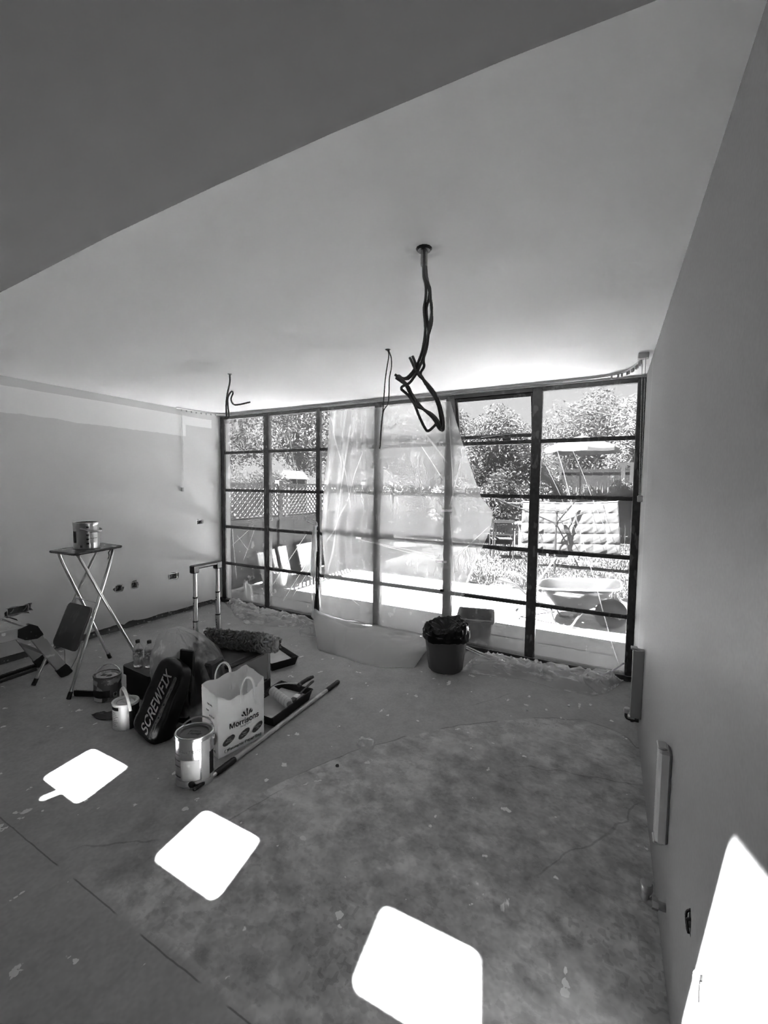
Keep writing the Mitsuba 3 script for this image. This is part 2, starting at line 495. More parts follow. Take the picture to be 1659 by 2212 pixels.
grey('m_steel', tex(steel_tex), 0.45, 0.5)
grey('m_head', tex(lambda p, n, uv: g3(0.84 + 0.10 * (fbm(p.x * 5, p.z * 30, 0.3, 3) - 0.5))), 0.6)
for i, x in enumerate(COLX):
    if i in (0, 6):
        w = 0.07
    elif i == 2:
        w = 0.055
    else:
        w = 0.082
    dep = 0.05 if i != 2 else 0.035
    part(win, 'mullion', bx(x - w / 2, x + w / 2, YW - 0.01, YW + dep, 0.0, HEAD + 0.03, 0.004), 'm_steel')
for z in BARZ:
    for i in range(6):
        wz = 0.034
        part(win, 'transom', bx(COLX[i] + 0.03, COLX[i + 1] - 0.03, YW, YW + 0.03, z - wz / 2, z + wz / 2, 0.003), 'm_steel')
part(win, 'sill', bx(XL, XR, YW - 0.03, YW + 0.06, 0.0, SILL, 0.004), 'm_steel')
part(win, 'head', bx(XL, XR, YW - 0.005, YW + 0.05, HEAD, HEAD + 0.035, 0.003), 'm_steel')
part(win, 'lintel', bx(XL - 0.05, XR + 0.05, YW - 0.002, YW + 0.06, HEAD + 0.035, H + 0.06), 'm_head')
part(win, 'lintel_lip', bx(XL, XR, YW - 0.012, YW - 0.003, HEAD + 0.036, HEAD + 0.044, 0.002), 'm_head')
whole(struct('wall_front'), bx(XL - 2.5, XL + 0.0, YW + 0.01, YW + 0.1, -0.1, ROOF), 'm_render')
whole(struct('wall_front_001'), bx(XR, XR + 4, YW + 0.01, YW + 0.1, -0.1, ROOF), 'm_render')
whole(struct('trim_4'), bx(XL, XR, YW + 0.05, YW + 0.1, H, ROOF), 'm_render')


def dirt(p, n, uv):
    v = 0.048 + 0.09 * smoothstep(0.45, 0.75, fbm(p.x * 3, p.z * 3, 0.5, 4)) + 0.08 * smoothstep(0.62, 0.75, fbm(p.x * 14, p.z * 14, 1.5, 3))
    return v


scene['m_pane'] = {'type': 'blendbsdf', 'weight': tex(dirt), 'a': {'type': 'thindielectric', 'int_ior': 1.5},
                   'b': {'type': 'principledthin', 'base_color': {'type': 'rgb', 'value': [0.9] * 3}, 'roughness': 0.6, 'diff_trans': 1.2, 'spec_trans': 0.0, 'eta': 1.3}}
zz = [SILL] + BARZ + [HEAD]
for i in range(6):
    for j in range(5):
        if i == 4 and j == 4:
            continue                             # the open top light
        a, b, c, d = COLX[i], COLX[i + 1], zz[j], zz[j + 1]
        part(win, 'pane', grid(lambda u, v: np.stack([a + (b - a) * u, YW + 0.018 + 0 * u, c + (d - c) * v], 1), 2, 2), 'm_pane')

# ------------------------------------------------------------------ outside: ground
G = -0.08
grey('m_patio', tex(lambda p, n, uv: g3(0.28 + 0.08 * (fbm(p.x * 1.5, p.y * 1.5, 0.1, 4) - 0.5) + 0.05 * (noise(p.x * 50, p.y * 50, 0) - 0.5))), 0.8, 0.3)
pat = struct('patio')
part(pat, 'paving_strip', bx(-14, 9, YW + 0.1, 4.60, G - 0.1, G), 'm_patio')
part(pat, 'paving_slab', bx(-14, 9, 4.63, 6.87, G - 0.1, G), 'm_patio')
part(pat, 'joint', bx(-14, 9, 4.59, 4.64, G - 0.14, G - 0.03), 'm_dark')
grey('m_lawn', tex(lambda p, n, uv: g3(0.0115 + 0.006 * (fbm(p.x * 2, p.y * 2, 0.3, 4) - 0.5))), 0.9, 0.2)
whole(struct('lawn_ground'), bx(-40, 30, 6.87, 70, G - 0.1, G + 0.005), 'm_lawn')
r_ = np.random.default_rng(21)
NB = 60000
gx = r_.uniform(-9, 2.5, NB)
gy = 6.9 + 9 * r_.random(NB) ** 1.6
gh = r_.uniform(0.02, 0.06, NB) * (0.7 + 0.8 * meshkit.noise(np.stack([gx * 2, gy * 2, 0 * gx], 1), 3))
ga = r_.uniform(0, 2 * np.pi, NB)
gw = 0.004 + 0.0006 * gy
b0 = np.stack([gx - gw * np.cos(ga), gy - gw * np.sin(ga), np.full(NB, G)], 1)
b1 = np.stack([gx + gw * np.cos(ga), gy + gw * np.sin(ga), np.full(NB, G)], 1)
b2 = np.stack([gx + r_.normal(0, 0.015, NB), gy + r_.normal(0, 0.015, NB), G + gh], 1)
gv = np.stack([b0, b1, b2], 1).reshape(-1, 3)
scene['m_grass'] = {'type': 'principledthin', 'base_color': {'type': 'rgb', 'value': [0.010] * 3}, 'roughness': 0.7, 'diff_trans': 0.8, 'spec_trans': 0.0, 'eta': 1.3}
key = 'lawn_grass'
labels[key] = {'label': 'short sunlit grass growing on the lawn beyond the paving', 'category': 'grass', 'kind': 'stuff'}
whole(key, trimesh.Trimesh(gv, np.arange(3 * NB).reshape(-1, 3), process=False), 'm_grass')

# ------------------------------------------------------------------ the left fence: solid boards below, diagonal trellis above
grey('m_fence', tex(lambda p, n, uv: g3(0.02 + 0.015 * (fbm(p.y * 20, p.z * 3, 0.4, 3) - 0.5))), 0.8)
grey('m_timber_far', tex(lambda p, n, uv: g3(0.006 + 0.003 * (fbm(p.x * 20, p.y * 20, p.z * 4, 3) - 0.5))), 0.9, 0.08)
grey('m_fence_far', 0.003, 0.9, 0.05)
grey('m_timber', tex(lambda p, n, uv: g3(0.022 + 0.010 * (fbm(p.x * 20, p.y * 20, p.z * 4, 3) - 0.5))), 0.8)
k = thing('garden_fence', 'garden fence of dark upright boards topped with pale diagonal trellis, beyond the left panes', 'fence')
FX = -5.0
for i, y in enumerate((4.14, 5.56, 6.98, 8.40, 9.82)):
    part(k, 'post', bx(FX - 0.05, FX + 0.05, y - 0.045, y + 0.045, G, 1.62, 0.004), 'm_timber')
for i in range(5):
    ya, yb = 4.14 + 1.42 * i - 1.42 + 0.05, 4.14 + 1.42 * i - 0.05
    ya = max(ya, 4.0)
    if yb - ya < 0.1:
        continue
    n = max(1, int(round((yb - ya) / 0.165)))
    for j in range(n):
        a = ya + (yb - ya) * j / n
        part(k, 'board', bx(FX - 0.012 - 0.008 * (j % 2), FX + 0.008 - 0.008 * (j % 2), a, a + (yb - ya) / n + 0.012, G + 0.03, 0.97), 'm_fence')
    part(k, 'rail', bx(FX + 0.010, FX + 0.035, ya, yb, 0.94, 1.0), 'm_fence')
    part(k, 'trellis_rail', bx(FX - 0.015, FX + 0.02, ya, yb, 1.0, 1.03), 'm_timber')
    part(k, 'trellis_rail', bx(FX - 0.015, FX + 0.02, ya, yb, 1.53, 1.565), 'm_timber')
    fr = sbox(ya, 1.03, yb, 1.53)
    L = yb - ya + 0.5
    for sgn, off in ((1, 0.0), (-1, 0.008)):
        for q in np.arange(-0.5, yb - ya + 0.5, 0.098):
            if sgn > 0:
                ln = shapely.LineString([(ya + q, 1.03), (ya + q + 0.5, 1.53)])
            else:
                ln = shapely.LineString([(ya + q + 0.5, 1.03), (ya + q, 1.53)])
            pg = ln.buffer(0.0145, cap_style=3).intersection(fr)
            if pg.area < 0.001:
                continue
            part(k, 'trellis_slat', prism(pg, 0.007, (FX + off, 0, 0), (0, 1, 0), (0, 0, 1), (1, 0, 0)), 'm_timber')

# things leaning on it
grey('m_board_pale', tex(lambda p, n, uv: g3(0.36 + 0.12 * (fbm(p.x * 9, p.y * 9, p.z * 9, 4) - 0.5))), 0.8)


def leaning(key, y0, y1, h, x=-4.72, t=0.02):
    e = math.atan2(0.16, h)
    m = bx(-t / 2, t / 2, y0, y1, 0, h, 0.002)
    whole(key, xf(m, (x - 0.03, 0, G), 0, -math.degrees(e)), 'm_board_pale')


leaning(thing('board', 'narrow pale offcut board leaning on the dark fence, nearest the panes', 'board'), 4.93, 5.07, 0.56)
leaning(thing('board', 'thin pale strip of board leaning on the fence behind the mullion', 'board'), 5.24, 5.33, 0.58)
leaning(thing('board', 'pale board leaning on the fence in front of the timber post', 'board'), 5.41, 5.61, 0.60)
leaning(thing('board', 'broad pale sheet of board leaning on the fence, farthest from the camera', 'board'), 5.89, 6.36, 0.58)
k = thing('paving_tile', 'tall pale tile standing on edge on the paving outside, the rear one of two', 'tile')
whole(k, xf(bx(-0.012, 0.012, -0.11, 0.11, 0, 0.21, 0.002), (-4.60, 4.42, G), 35, -4), 'm_board_pale')
k = thing('paving_tile', 'pale square tile standing on edge on the paving outside, the front one of two', 'tile')
whole(k, xf(bx(-0.012, 0.012, -0.10, 0.10, 0, 0.22, 0.002), (-4.43, 4.33, G), 62, -5), grey('m_tile', tex(lambda p, n, uv: g3(0.80 + 0.15 * (fbm(p.x * 30, p.y * 30, p.z * 30, 3) - 0.5))), 0.7))
k = thing('bucket', 'pale plastic bucket with a raised handle, on the paving by the fence', 'bucket')
part(k, 'pail', lathe([(0, 0), (0.12, 0), (0.15, 0.24), (0.156, 0.24), (0.156, 0.26), (0.145, 0.26), (0.115, 0.012), (0, 0.012)], 30).apply_translation([-4.62, 5.12, G]), grey('m_pail', 0.45, 0.5), smooth=40)
part(k, 'handle', tube([(-4.62 + 0.152 * math.cos(t), 5.12 + 0.06 * math.sin(t), G + 0.25 + 0.05 * math.sin(t)) for t in np.linspace(0, np.pi, 14)], 0.005, 6), 'm_light')
k = thing('wire_rack', 'small pale wire rack lying on the paving under the broad sheet of board', 'rack')
for i in range(4):
    part(k, 'wire', tube([(-4.60, 5.72 + 0.12 * i, G + 0.12), (-4.34, 5.74 + 0.12 * i, G + 0.01)], 0.006, 6), 'm_light')
for a in (0, 1):
    part(k, 'side_wire', tube([(-4.60 + 0.26 * a, 5.70, G + 0.12 - 0.11 * a), (-4.60 + 0.26 * a, 6.10, G + 0.12 - 0.11 * a)], 0.006, 6), 'm_light')

# ------------------------------------------------------------------ black tub outside the door
k = thing('storage_crate', 'dark rectangular plastic crate on the shaded paving behind the grey tub', 'crate')
grey('m_crate', 0.05, 0.5)


def tapered(w0, d0, w1, d1, h, t=0.006):
    def ring(w, d, z, r=0.03):
        p = np.array(sbox(-w / 2 + r, -d / 2 + r, w / 2 - r, d / 2 - r).buffer(r, quad_segs=3).exterior.coords)[:-1]
        return np.c_[p, np.full(len(p), z)]
    rings = [ring(w0, d0, 0), ring(w1, d1, h - 0.03), ring(w1 + 0.045, d1 + 0.045, h - 0.03), ring(w1 + 0.045, d1 + 0.045, h), ring(w1 - 2 * t, d1 - 2 * t, h), ring(w0 - 2 * t, d0 - 2 * t, t)]
    n = len(rings[0])
    v = np.vstack(rings)
    F = []
    for a in range(len(rings) - 1):
        for i in range(n):
            j = (i + 1) % n
            F += [[a * n + i, a * n + j, (a + 1) * n + j], [a * n + i, (a + 1) * n + j, (a + 1) * n + i]]
    for base, fl in ((0, True), ((len(rings) - 1) * n, False)):
        for i in range(1, n - 1):
            f = [base, base + i, base + i + 1]
            F.append(f[::-1] if fl else f)
    return trimesh.Trimesh(v, np.array(F), process=False)


part(k, 'crate', xf(tapered(0.27, 0.32, 0.33, 0.40, 0.31), (-1.18, 4.27, G), 14), 'm_crate')
for s in (-1, 1):
    part(k, 'handle_lip', xf(bx(-0.06, 0.06, -0.012, 0.012, 0.24, 0.262, 0.003).apply_translation([0, s * 0.208, 0]), (-1.18, 4.27, G), 14), 'm_crate')

# ------------------------------------------------------------------ wheelbarrow
k = thing('wheelbarrow', 'grey metal wheelbarrow with a fat black tyre, standing sideways on the sunny paving', 'wheelbarrow')
grey('m_barrow', 0.006, 0.6, 0.08)
grey('m_barrow_frame', 0.008, 0.45)
grey('m_tyre', 0.002, 0.8, 0.1)
BYC = 5.50


def barrow(u, v):
    a = u * 2 * np.pi
    c, s = np.cos(a), np.sin(a)
    sx, sy = np.sign(c) * np.abs(c) ** 0.45, np.sign(s) * np.abs(s) ** 0.45
    vv = np.clip(v / 0.92, 0, 1)
    cx = np.interp(vv, [0, 0.4, 1], [-0.33, -0.33, -0.29])
    hx = np.interp(vv, [0, 0.3, 0.4, 1], [0.01, 0.17, 0.21, 0.42])
    hy = np.interp(vv, [0, 0.3, 0.4, 1], [0.01, 0.15, 0.18, 0.30])
    z = np.interp(vv, [0, 0.3, 0.4, 1], [0.135, 0.135, 0.15, 0.405])
    out = np.clip((v - 0.92) / 0.08, 0, 1)
    hx, hy, z = hx + 0.028 * out, hy + 0.028 * out, z - 0.006 * out
    x = cx + hx * sx * np.where(sx > 0, 1.0, 1.0)
    return np.stack([x, BYC + hy * sy, z + 0.10 * (x + 0.3) * vv], 1)


part(k, 'tray', solid_sheet(grid(barrow, 64, 30), 0.004), 'm_barrow', smooth=30)
rim = np.array([barrow(np.array([u]), np.array([1.0]))[0] for u in np.linspace(0, 1, 48, endpoint=False)])
part(k, 'rim', tube(rim, 0.012, 8, closed=True), 'm_light', smooth=True)
wc = V(0.065, BYC - 0.02, 0.10)
ty = part(k, 'tyre', xf(lathe([(0.10 + 0.075 * math.cos(t), 0.055 * math.sin(t)) for t in np.linspace(0, 2 * np.pi, 17)], 36), wc, 12, 0, 90), 'm_tyre', smooth=True)
part(ty, 'hub', xf(lathe([(0, -0.05), (0.03, -0.05), (0.03, -0.02), (0.10, -0.012), (0.10, 0.012), (0.03, 0.02), (0.03, 0.05), (0, 0.05)], 24), wc, 12, 0, 90), 'm_barrow', smooth=30)
for s in (-1, 1):
    yy = BYC + 0.20 * s
    hb = part(k, 'handle_bar', tube(smooth_path([(wc[0] - 0.02, BYC + 0.085 * s, 0.10), (-0.12, yy * 0.5 + BYC * 0.5, 0.125), (-0.5, yy, 0.12), (-0.78, yy + 0.04 * s, 0.22), (-0.98, yy + 0.06 * s, 0.37), (-1.15, yy + 0.07 * s, 0.41)], 7), 0.014, 8), 'm_barrow_frame', smooth=True)
    part(hb, 'grip', tube([(-1.02, yy + 0.062 * s, 0.382), (-1.17, yy + 0.07 * s, 0.415)], 0.019, 10), 'm_dark')
    part(k, 'stand', tube(smooth_path([(-0.56, yy, 0.12), (-0.545, yy, 0.03), (-0.50, yy, G + 0.02), (-0.42, yy, G + 0.012), (-0.34, yy, G + 0.02), (-0.28, yy, 0.04), (-0.22, yy, 0.13)], 6), 0.013, 8), 'm_barrow_frame', smooth=True)
part(k, 'stand_bar', tube([(-0.42, BYC - 0.2, G + 0.013), (-0.42, BYC + 0.2, G + 0.013)], 0.010, 8), 'm_barrow_frame')
k = thing('garden_rake', 'long handled garden tool propped across the handles of the wheelbarrow', 'garden tool')
g0, g1 = V(-1.02, 5.34, G + 0.015), V(-0.60, 5.98, 0.62)
part(k, 'shaft', tube([g0, g1], 0.014, 8), 'm_timber')
part(k, 'head', bar(g0 - V(0.10, -0.02, 0), g0 + V(0.09, 0.0, 0), 0.05, 0.025), 'm_timber')

# ------------------------------------------------------------------ rotary dryer with a quilt
k = thing('rotary_dryer', 'metal rotary clothes dryer on the lawn with its arms raised', 'clothes dryer')
RX, RY = -0.905, 8.84
grey('m_dryer', 0.008, 0.4, 0.2)
part(k, 'pole', tube([(RX, RY, G), (RX, RY, 0.55)], 0.022, 10), 'm_dryer')
part(k, 'pole_upper', tube([(RX, RY, 0.5), (RX + 0.01, RY, 1.10)], 0.017, 10), 'm_dryer')
part(k, 'hub', tube([(RX, RY, 0.82), (RX, RY, 0.88)], 0.04, 12), 'm_dryer')
part(k, 'top_hub', tube([(RX + 0.01, RY, 1.07), (RX + 0.01, RY, 1.12)], 0.04, 12), 'm_dryer')
tips = []
for a in (20, 110, 200, 290):
    d = V(math.cos(math.radians(a)), math.sin(math.radians(a)), 0)
    tip = V(RX, RY, 1.36) + d * 1.25
    tips.append((d, tip))
    part(k, 'arm', tube([V(RX, RY, 0.86) + d * 0.03, tip], 0.012, 8), 'm_dryer')
    part(k, 'strut', tube([V(RX, RY, 1.10) + d * 0.03, V(RX, RY, 1.12) + d * 0.62], 0.006, 6), 'm_dryer')
for f in (0.55, 0.75, 0.98):
    P = [V(RX, RY, 0.86) + (t - V(RX, RY, 0.86)) * f for d, t in tips]
    part(k, 'line', tube(P, 0.004, 5, closed=True), 'm_mid')
k = thing('quilt', 'white quilted duvet in stitched squares hung on the rotary dryer to dry', 'duvet')
scene['m_quilt'] = {'type': 'principledthin', 'base_color': {'type': 'rgb', 'value': [0.05] * 3}, 'roughness': 0.8, 'diff_trans': 0.7, 'spec_trans': 0.0, 'eta': 1.3}


def quilt(u, v):
    x = (-1.565 - 0.06 * v) * (1 - u) + (0.138 + 0.09 * v) * u
    ztop, zbot = 1.238 + 0.048 * u - 0.03 * np.sin(np.pi * u), 0.18 + 0.115 * u
    z = ztop + (zbot - ztop) * v
    q = (np.abs(np.sin(u * 8 * np.pi)) * np.abs(np.sin(v * 5 * np.pi))) ** 0.45
    w = 0.02 * (meshkit.fbm(np.stack([u * 14 + v * 9, v * 5, 0 * u], 1), 3, 2) - 0.5)
    return np.stack([x, 9.0 - 0.02 * q + w + 0.10 * v * v, z], 1)


part(k, 'cover', solid_sheet(grid(quilt, 130, 90), -0.03), 'm_quilt', smooth=True)
part(k, 'folded_top', tube([quilt(np.array([u]), np.array([0.0]))[0] + V(0, 0.012, 0.005) for u in np.linspace(0, 1, 30)], 0.022, 8), 'm_quilt', smooth=True)

# ------------------------------------------------------------------ garden chairs, table, parasol
grey('m_chair', 0.004, 0.6, 0.2)


def garden_chair(key, x, y, rz):
    pl = lambda m: xf(m, (x, y, G), rz)
    part(key, 'seat', pl(bx(-0.24, 0.24, -0.23, 0.23, 0.42, 0.445, 0.008)), 'm_chair')
    for sx in (-1, 1):
        part(key, 'leg', pl(tube([(sx * 0.23, -0.22, 0.0), (sx * 0.24, -0.22, 0.64)], 0.018, 8)), 'm_chair')
        part(key, 'leg', pl(tube([(sx * 0.22, 0.26, 0.0), (sx * 0.22, 0.21, 0.45), (sx * 0.21, 0.30, 0.88)], 0.018, 8)), 'm_chair')
        part(key, 'armrest', pl(bar((sx * 0.24, -0.25, 0.65), (sx * 0.23, 0.25, 0.66), 0.05, 0.022)), 'm_chair')
    part(key, 'back_rail', pl(bar((-0.21, 0.30, 0.86), (0.21, 0.30, 0.86), 0.025, 0.07)), 'm_chair')
    part(key, 'back_rail', pl(bar((-0.21, 0.245, 0.56), (0.21, 0.245, 0.56), 0.025, 0.04)), 'm_chair')
    for i in range(6):
        a = -0.16 + 0.064 * i
        part(key, 'back_slat', pl(bar((a, 0.25, 0.56), (a, 0.295, 0.85), 0.03, 0.012)), 'm_chair')


garden_chair(thing('garden_chair', 'dark slatted garden armchair on the lawn, nearest the dust sheet edge', 'chair'), -2.16, 9.85, 200)
garden_chair(thing('garden_chair', 'dark high backed garden chair behind the nearer armchair', 'chair'), -2.62, 10.9, 160)
k = thing('garden_table', 'small garden table on the lawn beside the dark armchair, partly behind the quilt', 'table')
for i in range(6):
    part(k, 'table_slat', bx(-2.05 + 0.15 * i, -2.05 + 0.15 * i + 0.13, 10.3, 11.1, 0.66, 0.685, 0.003), 'm_timber')
part(k, 'apron', bx(-2.0, -1.2, 10.34, 11.06, 0.60, 0.66), 'm_timber')
for a in (-1.98, -1.22):
    for b in (10.37, 11.03):
        part(k, 'leg', bx(a - 0.025, a + 0.025, b - 0.025, b + 0.025, G, 0.62), 'm_timber')
k = thing('parasol', 'wide white parasol open in the garden, high above the quilt', 'parasol')
UX, UY, UR = -0.80, 14.0, 1.03
scene['m_canvas'] = {'type': 'principledthin', 'base_color': {'type': 'rgb', 'value': [0.06] * 3}, 'roughness': 0.8, 'diff_trans': 0.5, 'spec_trans': 0.0, 'eta': 1.3}
for i in range(8):
    a0, a1 = i * np.pi / 4 + 0.2, (i + 1) * np.pi / 4 + 0.2
    def gore(u, v):
        e0, e1 = V(math.cos(a0), math.sin(a0), 0), V(math.cos(a1), math.sin(a1), 0)
        r = UR * np.clip(v / 0.86, 0, 1)
        p = (e0[None] * (1 - u)[:, None] + e1[None] * u[:, None]) * r[:, None]
        z = 3.10 - 0.36 * np.clip(v / 0.86, 0, 1) ** 1.15 - 0.03 * np.sin(np.pi * u) * v - 0.14 * np.clip((v - 0.86) / 0.14, 0, 1)
        return np.stack([UX + p[:, 0], UY + p[:, 1], z], 1)
    part(k, 'canopy_panel', grid(gore, 8, 16), 'm_canvas', smooth=True)
    part(k, 'rib', tube([(UX, UY, 3.07), (UX + UR * math.cos(a0), UY + UR * math.sin(a0), 2.73)], 0.008, 6), 'm_timber')
part(k, 'finial', lathe([(0, 3.09), (0.03, 3.10), (0.02, 3.15), (0, 3.17)], 12).apply_translation([UX, UY, 0]), 'm_white')
part(k, 'pole', tube([(UX, UY, G + 0.1), (UX, UY, 3.08)], 0.022, 10), 'm_timber')
part(k, 'base', lathe([(0, 0), (0.25, 0), (0.25, 0.06), (0.06, 0.10), (0.05, 0.25), (0, 0.25)], 24).apply_translation([UX, UY, G]), 'm_mid', smooth=30)

# ------------------------------------------------------------------ back fence, climbing frame, shed
k = thing('back_fence', 'dark boarded fence at the far end of the garden under the parasol', 'fence')
for i in range(24):
    a = -3.3 + 0.17 * i
    part(k, 'board', bx(a, a + 0.16, 17.0 + 0.01 * (i % 2), 17.02 + 0.01 * (i % 2), G, 2.22 if a > -1.9 else 1.9), 'm_fence_far')
for z in (0.4, 1.3, 2.1):
    part(k, 'rail', bx(-1.95, 0.75, 16.96, 17.0, z, z + 0.08), 'm_fence_far')
k = thing('climbing_frame', 'wooden ladder shaped garden frame standing before the far fence', 'garden frame')
for x in (-1.92, -1.60):
    part(k, 'post', bx(x - 0.05, x + 0.05, 16.4, 16.5, G, 2.55), 'm_timber_far')
for z in (1.0, 1.45, 1.9, 2.4):
    part(k, 'rung', bx(-1.92, -1.60, 16.42, 16.48, z, z + 0.08), 'm_timber_far')
part(k, 'brace', bar((-1.9, 16.39, 1.1), (-1.62, 16.39, 1.8), 0.04, 0.05), 'm_timber_far')
k = thing('garden_post', 'pair of pale timber posts standing at the right end of the far fence', 'posts')
for x in (0.36, 0.62):
    part(k, 'post', bx(x - 0.06, x + 0.06, 16.3, 16.42, G, 2.3), 'm_timber_far')
part(k, 'cross_beam', bx(0.2, 0.8, 16.3, 16.42, 2.3, 2.4), 'm_timber_far')
k = thing('garden_shed', 'small white garden shed showing above the trellis, beyond the second pane column', 'shed')
grey('m_shed', 0.012, 0.7)
part(k, 'walls', bx(-10.8, -10.3, 12.0, 13.0, G, 1.75), 'm_shed')
part(k, 'roof', prism(Polygon([(-0.32, 0), (0.32, 0), (0, 0.32)]), 1.1, (-10.52, 13.05, 1.75), (1, 0, 0), (0, 0, 1), (0, -1, 0)), 'm_shed')
part(k, 'door', bx(-10.7, -10.4, 11.97, 12.0, G, 1.65, 0.004), 'm_shed')

# ------------------------------------------------------------------ trees and shrubs
LEAVES = {}
for nm, v in (('m_leaf_dark', 0.019), ('m_leaf_mid', 0.030), ('m_leaf_pale', 0.046)):
    scene[nm] = {'type': 'principledthin', 'base_color': {'type': 'rgb', 'value': [v] * 3}, 'roughness': 0.5, 'diff_trans': 0.7, 'spec_trans': 0.0, 'eta': 1.4}
grey('m_bark', 0.06, 0.9)


def foliage(centre, radii, n, size, seed, blobs=14):
    r = np.random.default_rng(seed)
    c, R = np.array(centre, float), np.array(radii, float)
    bc = r.normal(size=(blobs, 3))
    bc /= np.linalg.norm(bc, axis=1, keepdims=True)
    bc = c + bc * R * r.uniform(0.35, 0.75, (blobs, 1))
    br = R * r.uniform(0.30, 0.55, (blobs, 1))
    b = r.integers(0, blobs, n)
    d = r.normal(size=(n, 3))
    d /= np.linalg.norm(d, axis=1, keepdims=True)
    p = bc[b] + br[b] * d * r.uniform(0.55, 1.08, (n, 1))
    p[:, 2] = np.maximum(p[:, 2], G + 0.05)
    nrm = d + 0.9 * r.normal(size=(n, 3))
    nrm /= np.linalg.norm(nrm, axis=1, keepdims=True)
    a = np.cross(nrm, r.normal(size=(n, 3)))
    a /= np.linalg.norm(a, axis=1, keepdims=True)
    w = np.cross(nrm, a)
    s = size * r.uniform(0.6, 1.4, (n, 1))
    v = np.stack([p - a * s, p + w * s * 0.42, p + a * s, p - w * s * 0.42], 1).reshape(-1, 3)
    k0 = np.arange(n) * 4
    f = np.concatenate([np.stack([k0, k0 + 1, k0 + 2], 1), np.stack([k0, k0 + 2, k0 + 3], 1)])
    return trimesh.Trimesh(v, f, process=False)


def tree(name, label, cat_, x, y, h, R, n, size, mat, seed, base=None):
    key = thing(name, label, cat_)
    lo = base if base is not None else h * 0.25
    part(key, 'foliage', foliage((x, y, (h + lo) / 2), (R, R, (h - lo) / 2 * 1.05), n * 3, size * 0.5, seed, 22), mat, stuff=True)
    r = np.random.default_rng(seed)
    top_ = V(x, y, lo + (h - lo) * 0.6)
    part(key, 'trunk', tube(smooth_path([(x, y, G), (x + 0.05, y, lo * 0.6), top_], 6), [0.07 + 0.01 * h] * 7 + [0.05] * 6, 8) if False else tube([(x, y, G), (x + 0.04, y, lo * 0.7 + 0.1), top_], [0.03 + 0.02 * h, 0.025 + 0.015 * h, 0.02], 8), 'm_bark')
    for j in range(4):
        a = r.uniform(0, 2 * np.pi)
        part(key, 'branch', tube([V(x, y, lo * 0.8 + 0.1 + 0.1 * j * (h - lo)), V(x + R * 0.6 * math.cos(a), y + R * 0.6 * math.sin(a), lo + (0.4 + 0.1 * j) * (h - lo))], [0.02 + 0.006 * h, 0.008], 6), 'm_bark')


TREES = [
    ('tree', 'broad leafy tree filling the first column of panes above the trellis', 'tree', -15.5, 12.5, 6.2, 2.6, 7000, 0.13, 'm_leaf_mid', 1),
    ('tree', 'tall pale tree behind the garden shed, seen in the second column of panes', 'tree', -12.0, 14.5, 6.6, 2.4, 7000, 0.13, 'm_leaf_pale', 2),
    ('tree', 'dark tree just right of the garden shed roof', 'tree', -8.7, 14.8, 5.6, 2.1, 7000, 0.12, 'm_leaf_mid', 3),
    ('tree', 'bushy tree seen dimly through the dust sheet, left of the middle mullion', 'tree', -6.4, 15.5, 4.9, 2.0, 6000, 0.12, 'm_leaf_mid', 4),
    ('tree', 'bushy tree seen dimly through the dust sheet, right of the middle mullion', 'tree', -4.6, 15.0, 4.2, 1.7, 6000, 0.11, 'm_leaf_dark', 5),
    ('tree', 'leafy tree under the open top light, at the edge of the dust sheet', 'tree', -3.3, 14.0, 4.0, 1.35, 7000, 0.09, 'm_leaf_mid', 6),
    ('tree', 'pale feathery shrub tree left of the thick mullion, behind the dark chairs', 'tree', -2.35, 15.5, 3.3, 1.2, 6000, 0.09, 'm_leaf_pale', 7),
    ('tree', 'round topped tree rising behind the white parasol', 'tree', -0.9, 19.5, 5.5, 1.9, 8000, 0.11, 'm_leaf_mid', 8),
    ('tree', 'leafy tree at the right edge of the last pane column', 'tree', 1.1, 18.0, 4.9, 1.6, 6000, 0.11, 'm_leaf_pale', 9),
    ('tree', 'distant pale tree low in the open top light', 'tree', -2.6, 23.0, 4.5, 2.0, 4000, 0.12, 'm_leaf_pale', 10),
]
for t in TREES:
    tree(*t)
SHRUBS = [
    ('low dark shrub below the left trees, just over the trellis', -10.5, 10.6, 2.2, 1.5, 'm_leaf_dark'), ('dark shrub left of the shed, over the trellis', -12.8, 11.0, 2.3, 1.5, 'm_leaf_mid'), ('dark shrub behind the end of the trellis', -7.6, 12.2, 2.4, 1.4, 'm_leaf_dark'),
    ('rounded shrub behind the dust sheet, on the left', -5.6, 12.4, 2.0, 1.3, 'm_leaf_dark'), ('rounded shrub behind the dust sheet, on the right', -4.0, 12.2, 1.9, 1.2, 'm_leaf_mid'),
    ('drooping shrub right behind the dark chairs', -2.75, 12.4, 2.2, 0.95, 'm_leaf_dark'), ('leafy shrub left of the ladder shaped frame', -2.25, 13.6, 2.0, 0.75, 'm_leaf_pale'),
    ('flowering shrub under the left rim of the parasol', -1.5, 15.2, 1.95, 0.75, 'm_leaf_mid'), ('flowering shrub under the middle of the parasol', -0.6, 15.4, 1.8, 0.75, 'm_leaf_dark'), ('flowering shrub under the right rim of the parasol', 0.25, 15.2, 1.9, 0.75, 'm_leaf_mid'), ('tall shrub at the right window edge, beside the posts', 1.05, 14.6, 2.0, 0.75, 'm_leaf_pale')]
for i, (lb, x, y, h, R, mt) in enumerate(SHRUBS):
    key = thing('shrub', lb, 'shrub')
    part(key, 'foliage', foliage((x, y, h / 2 - 0.05), (R, R * 0.8, h / 2), 9000, 0.045, 100 + i, 18), mt, stuff=True)
    part(key, 'stem', tube([(x, y, G), (x + 0.05, y, h * 0.5)], 0.03, 6), 'm_bark')

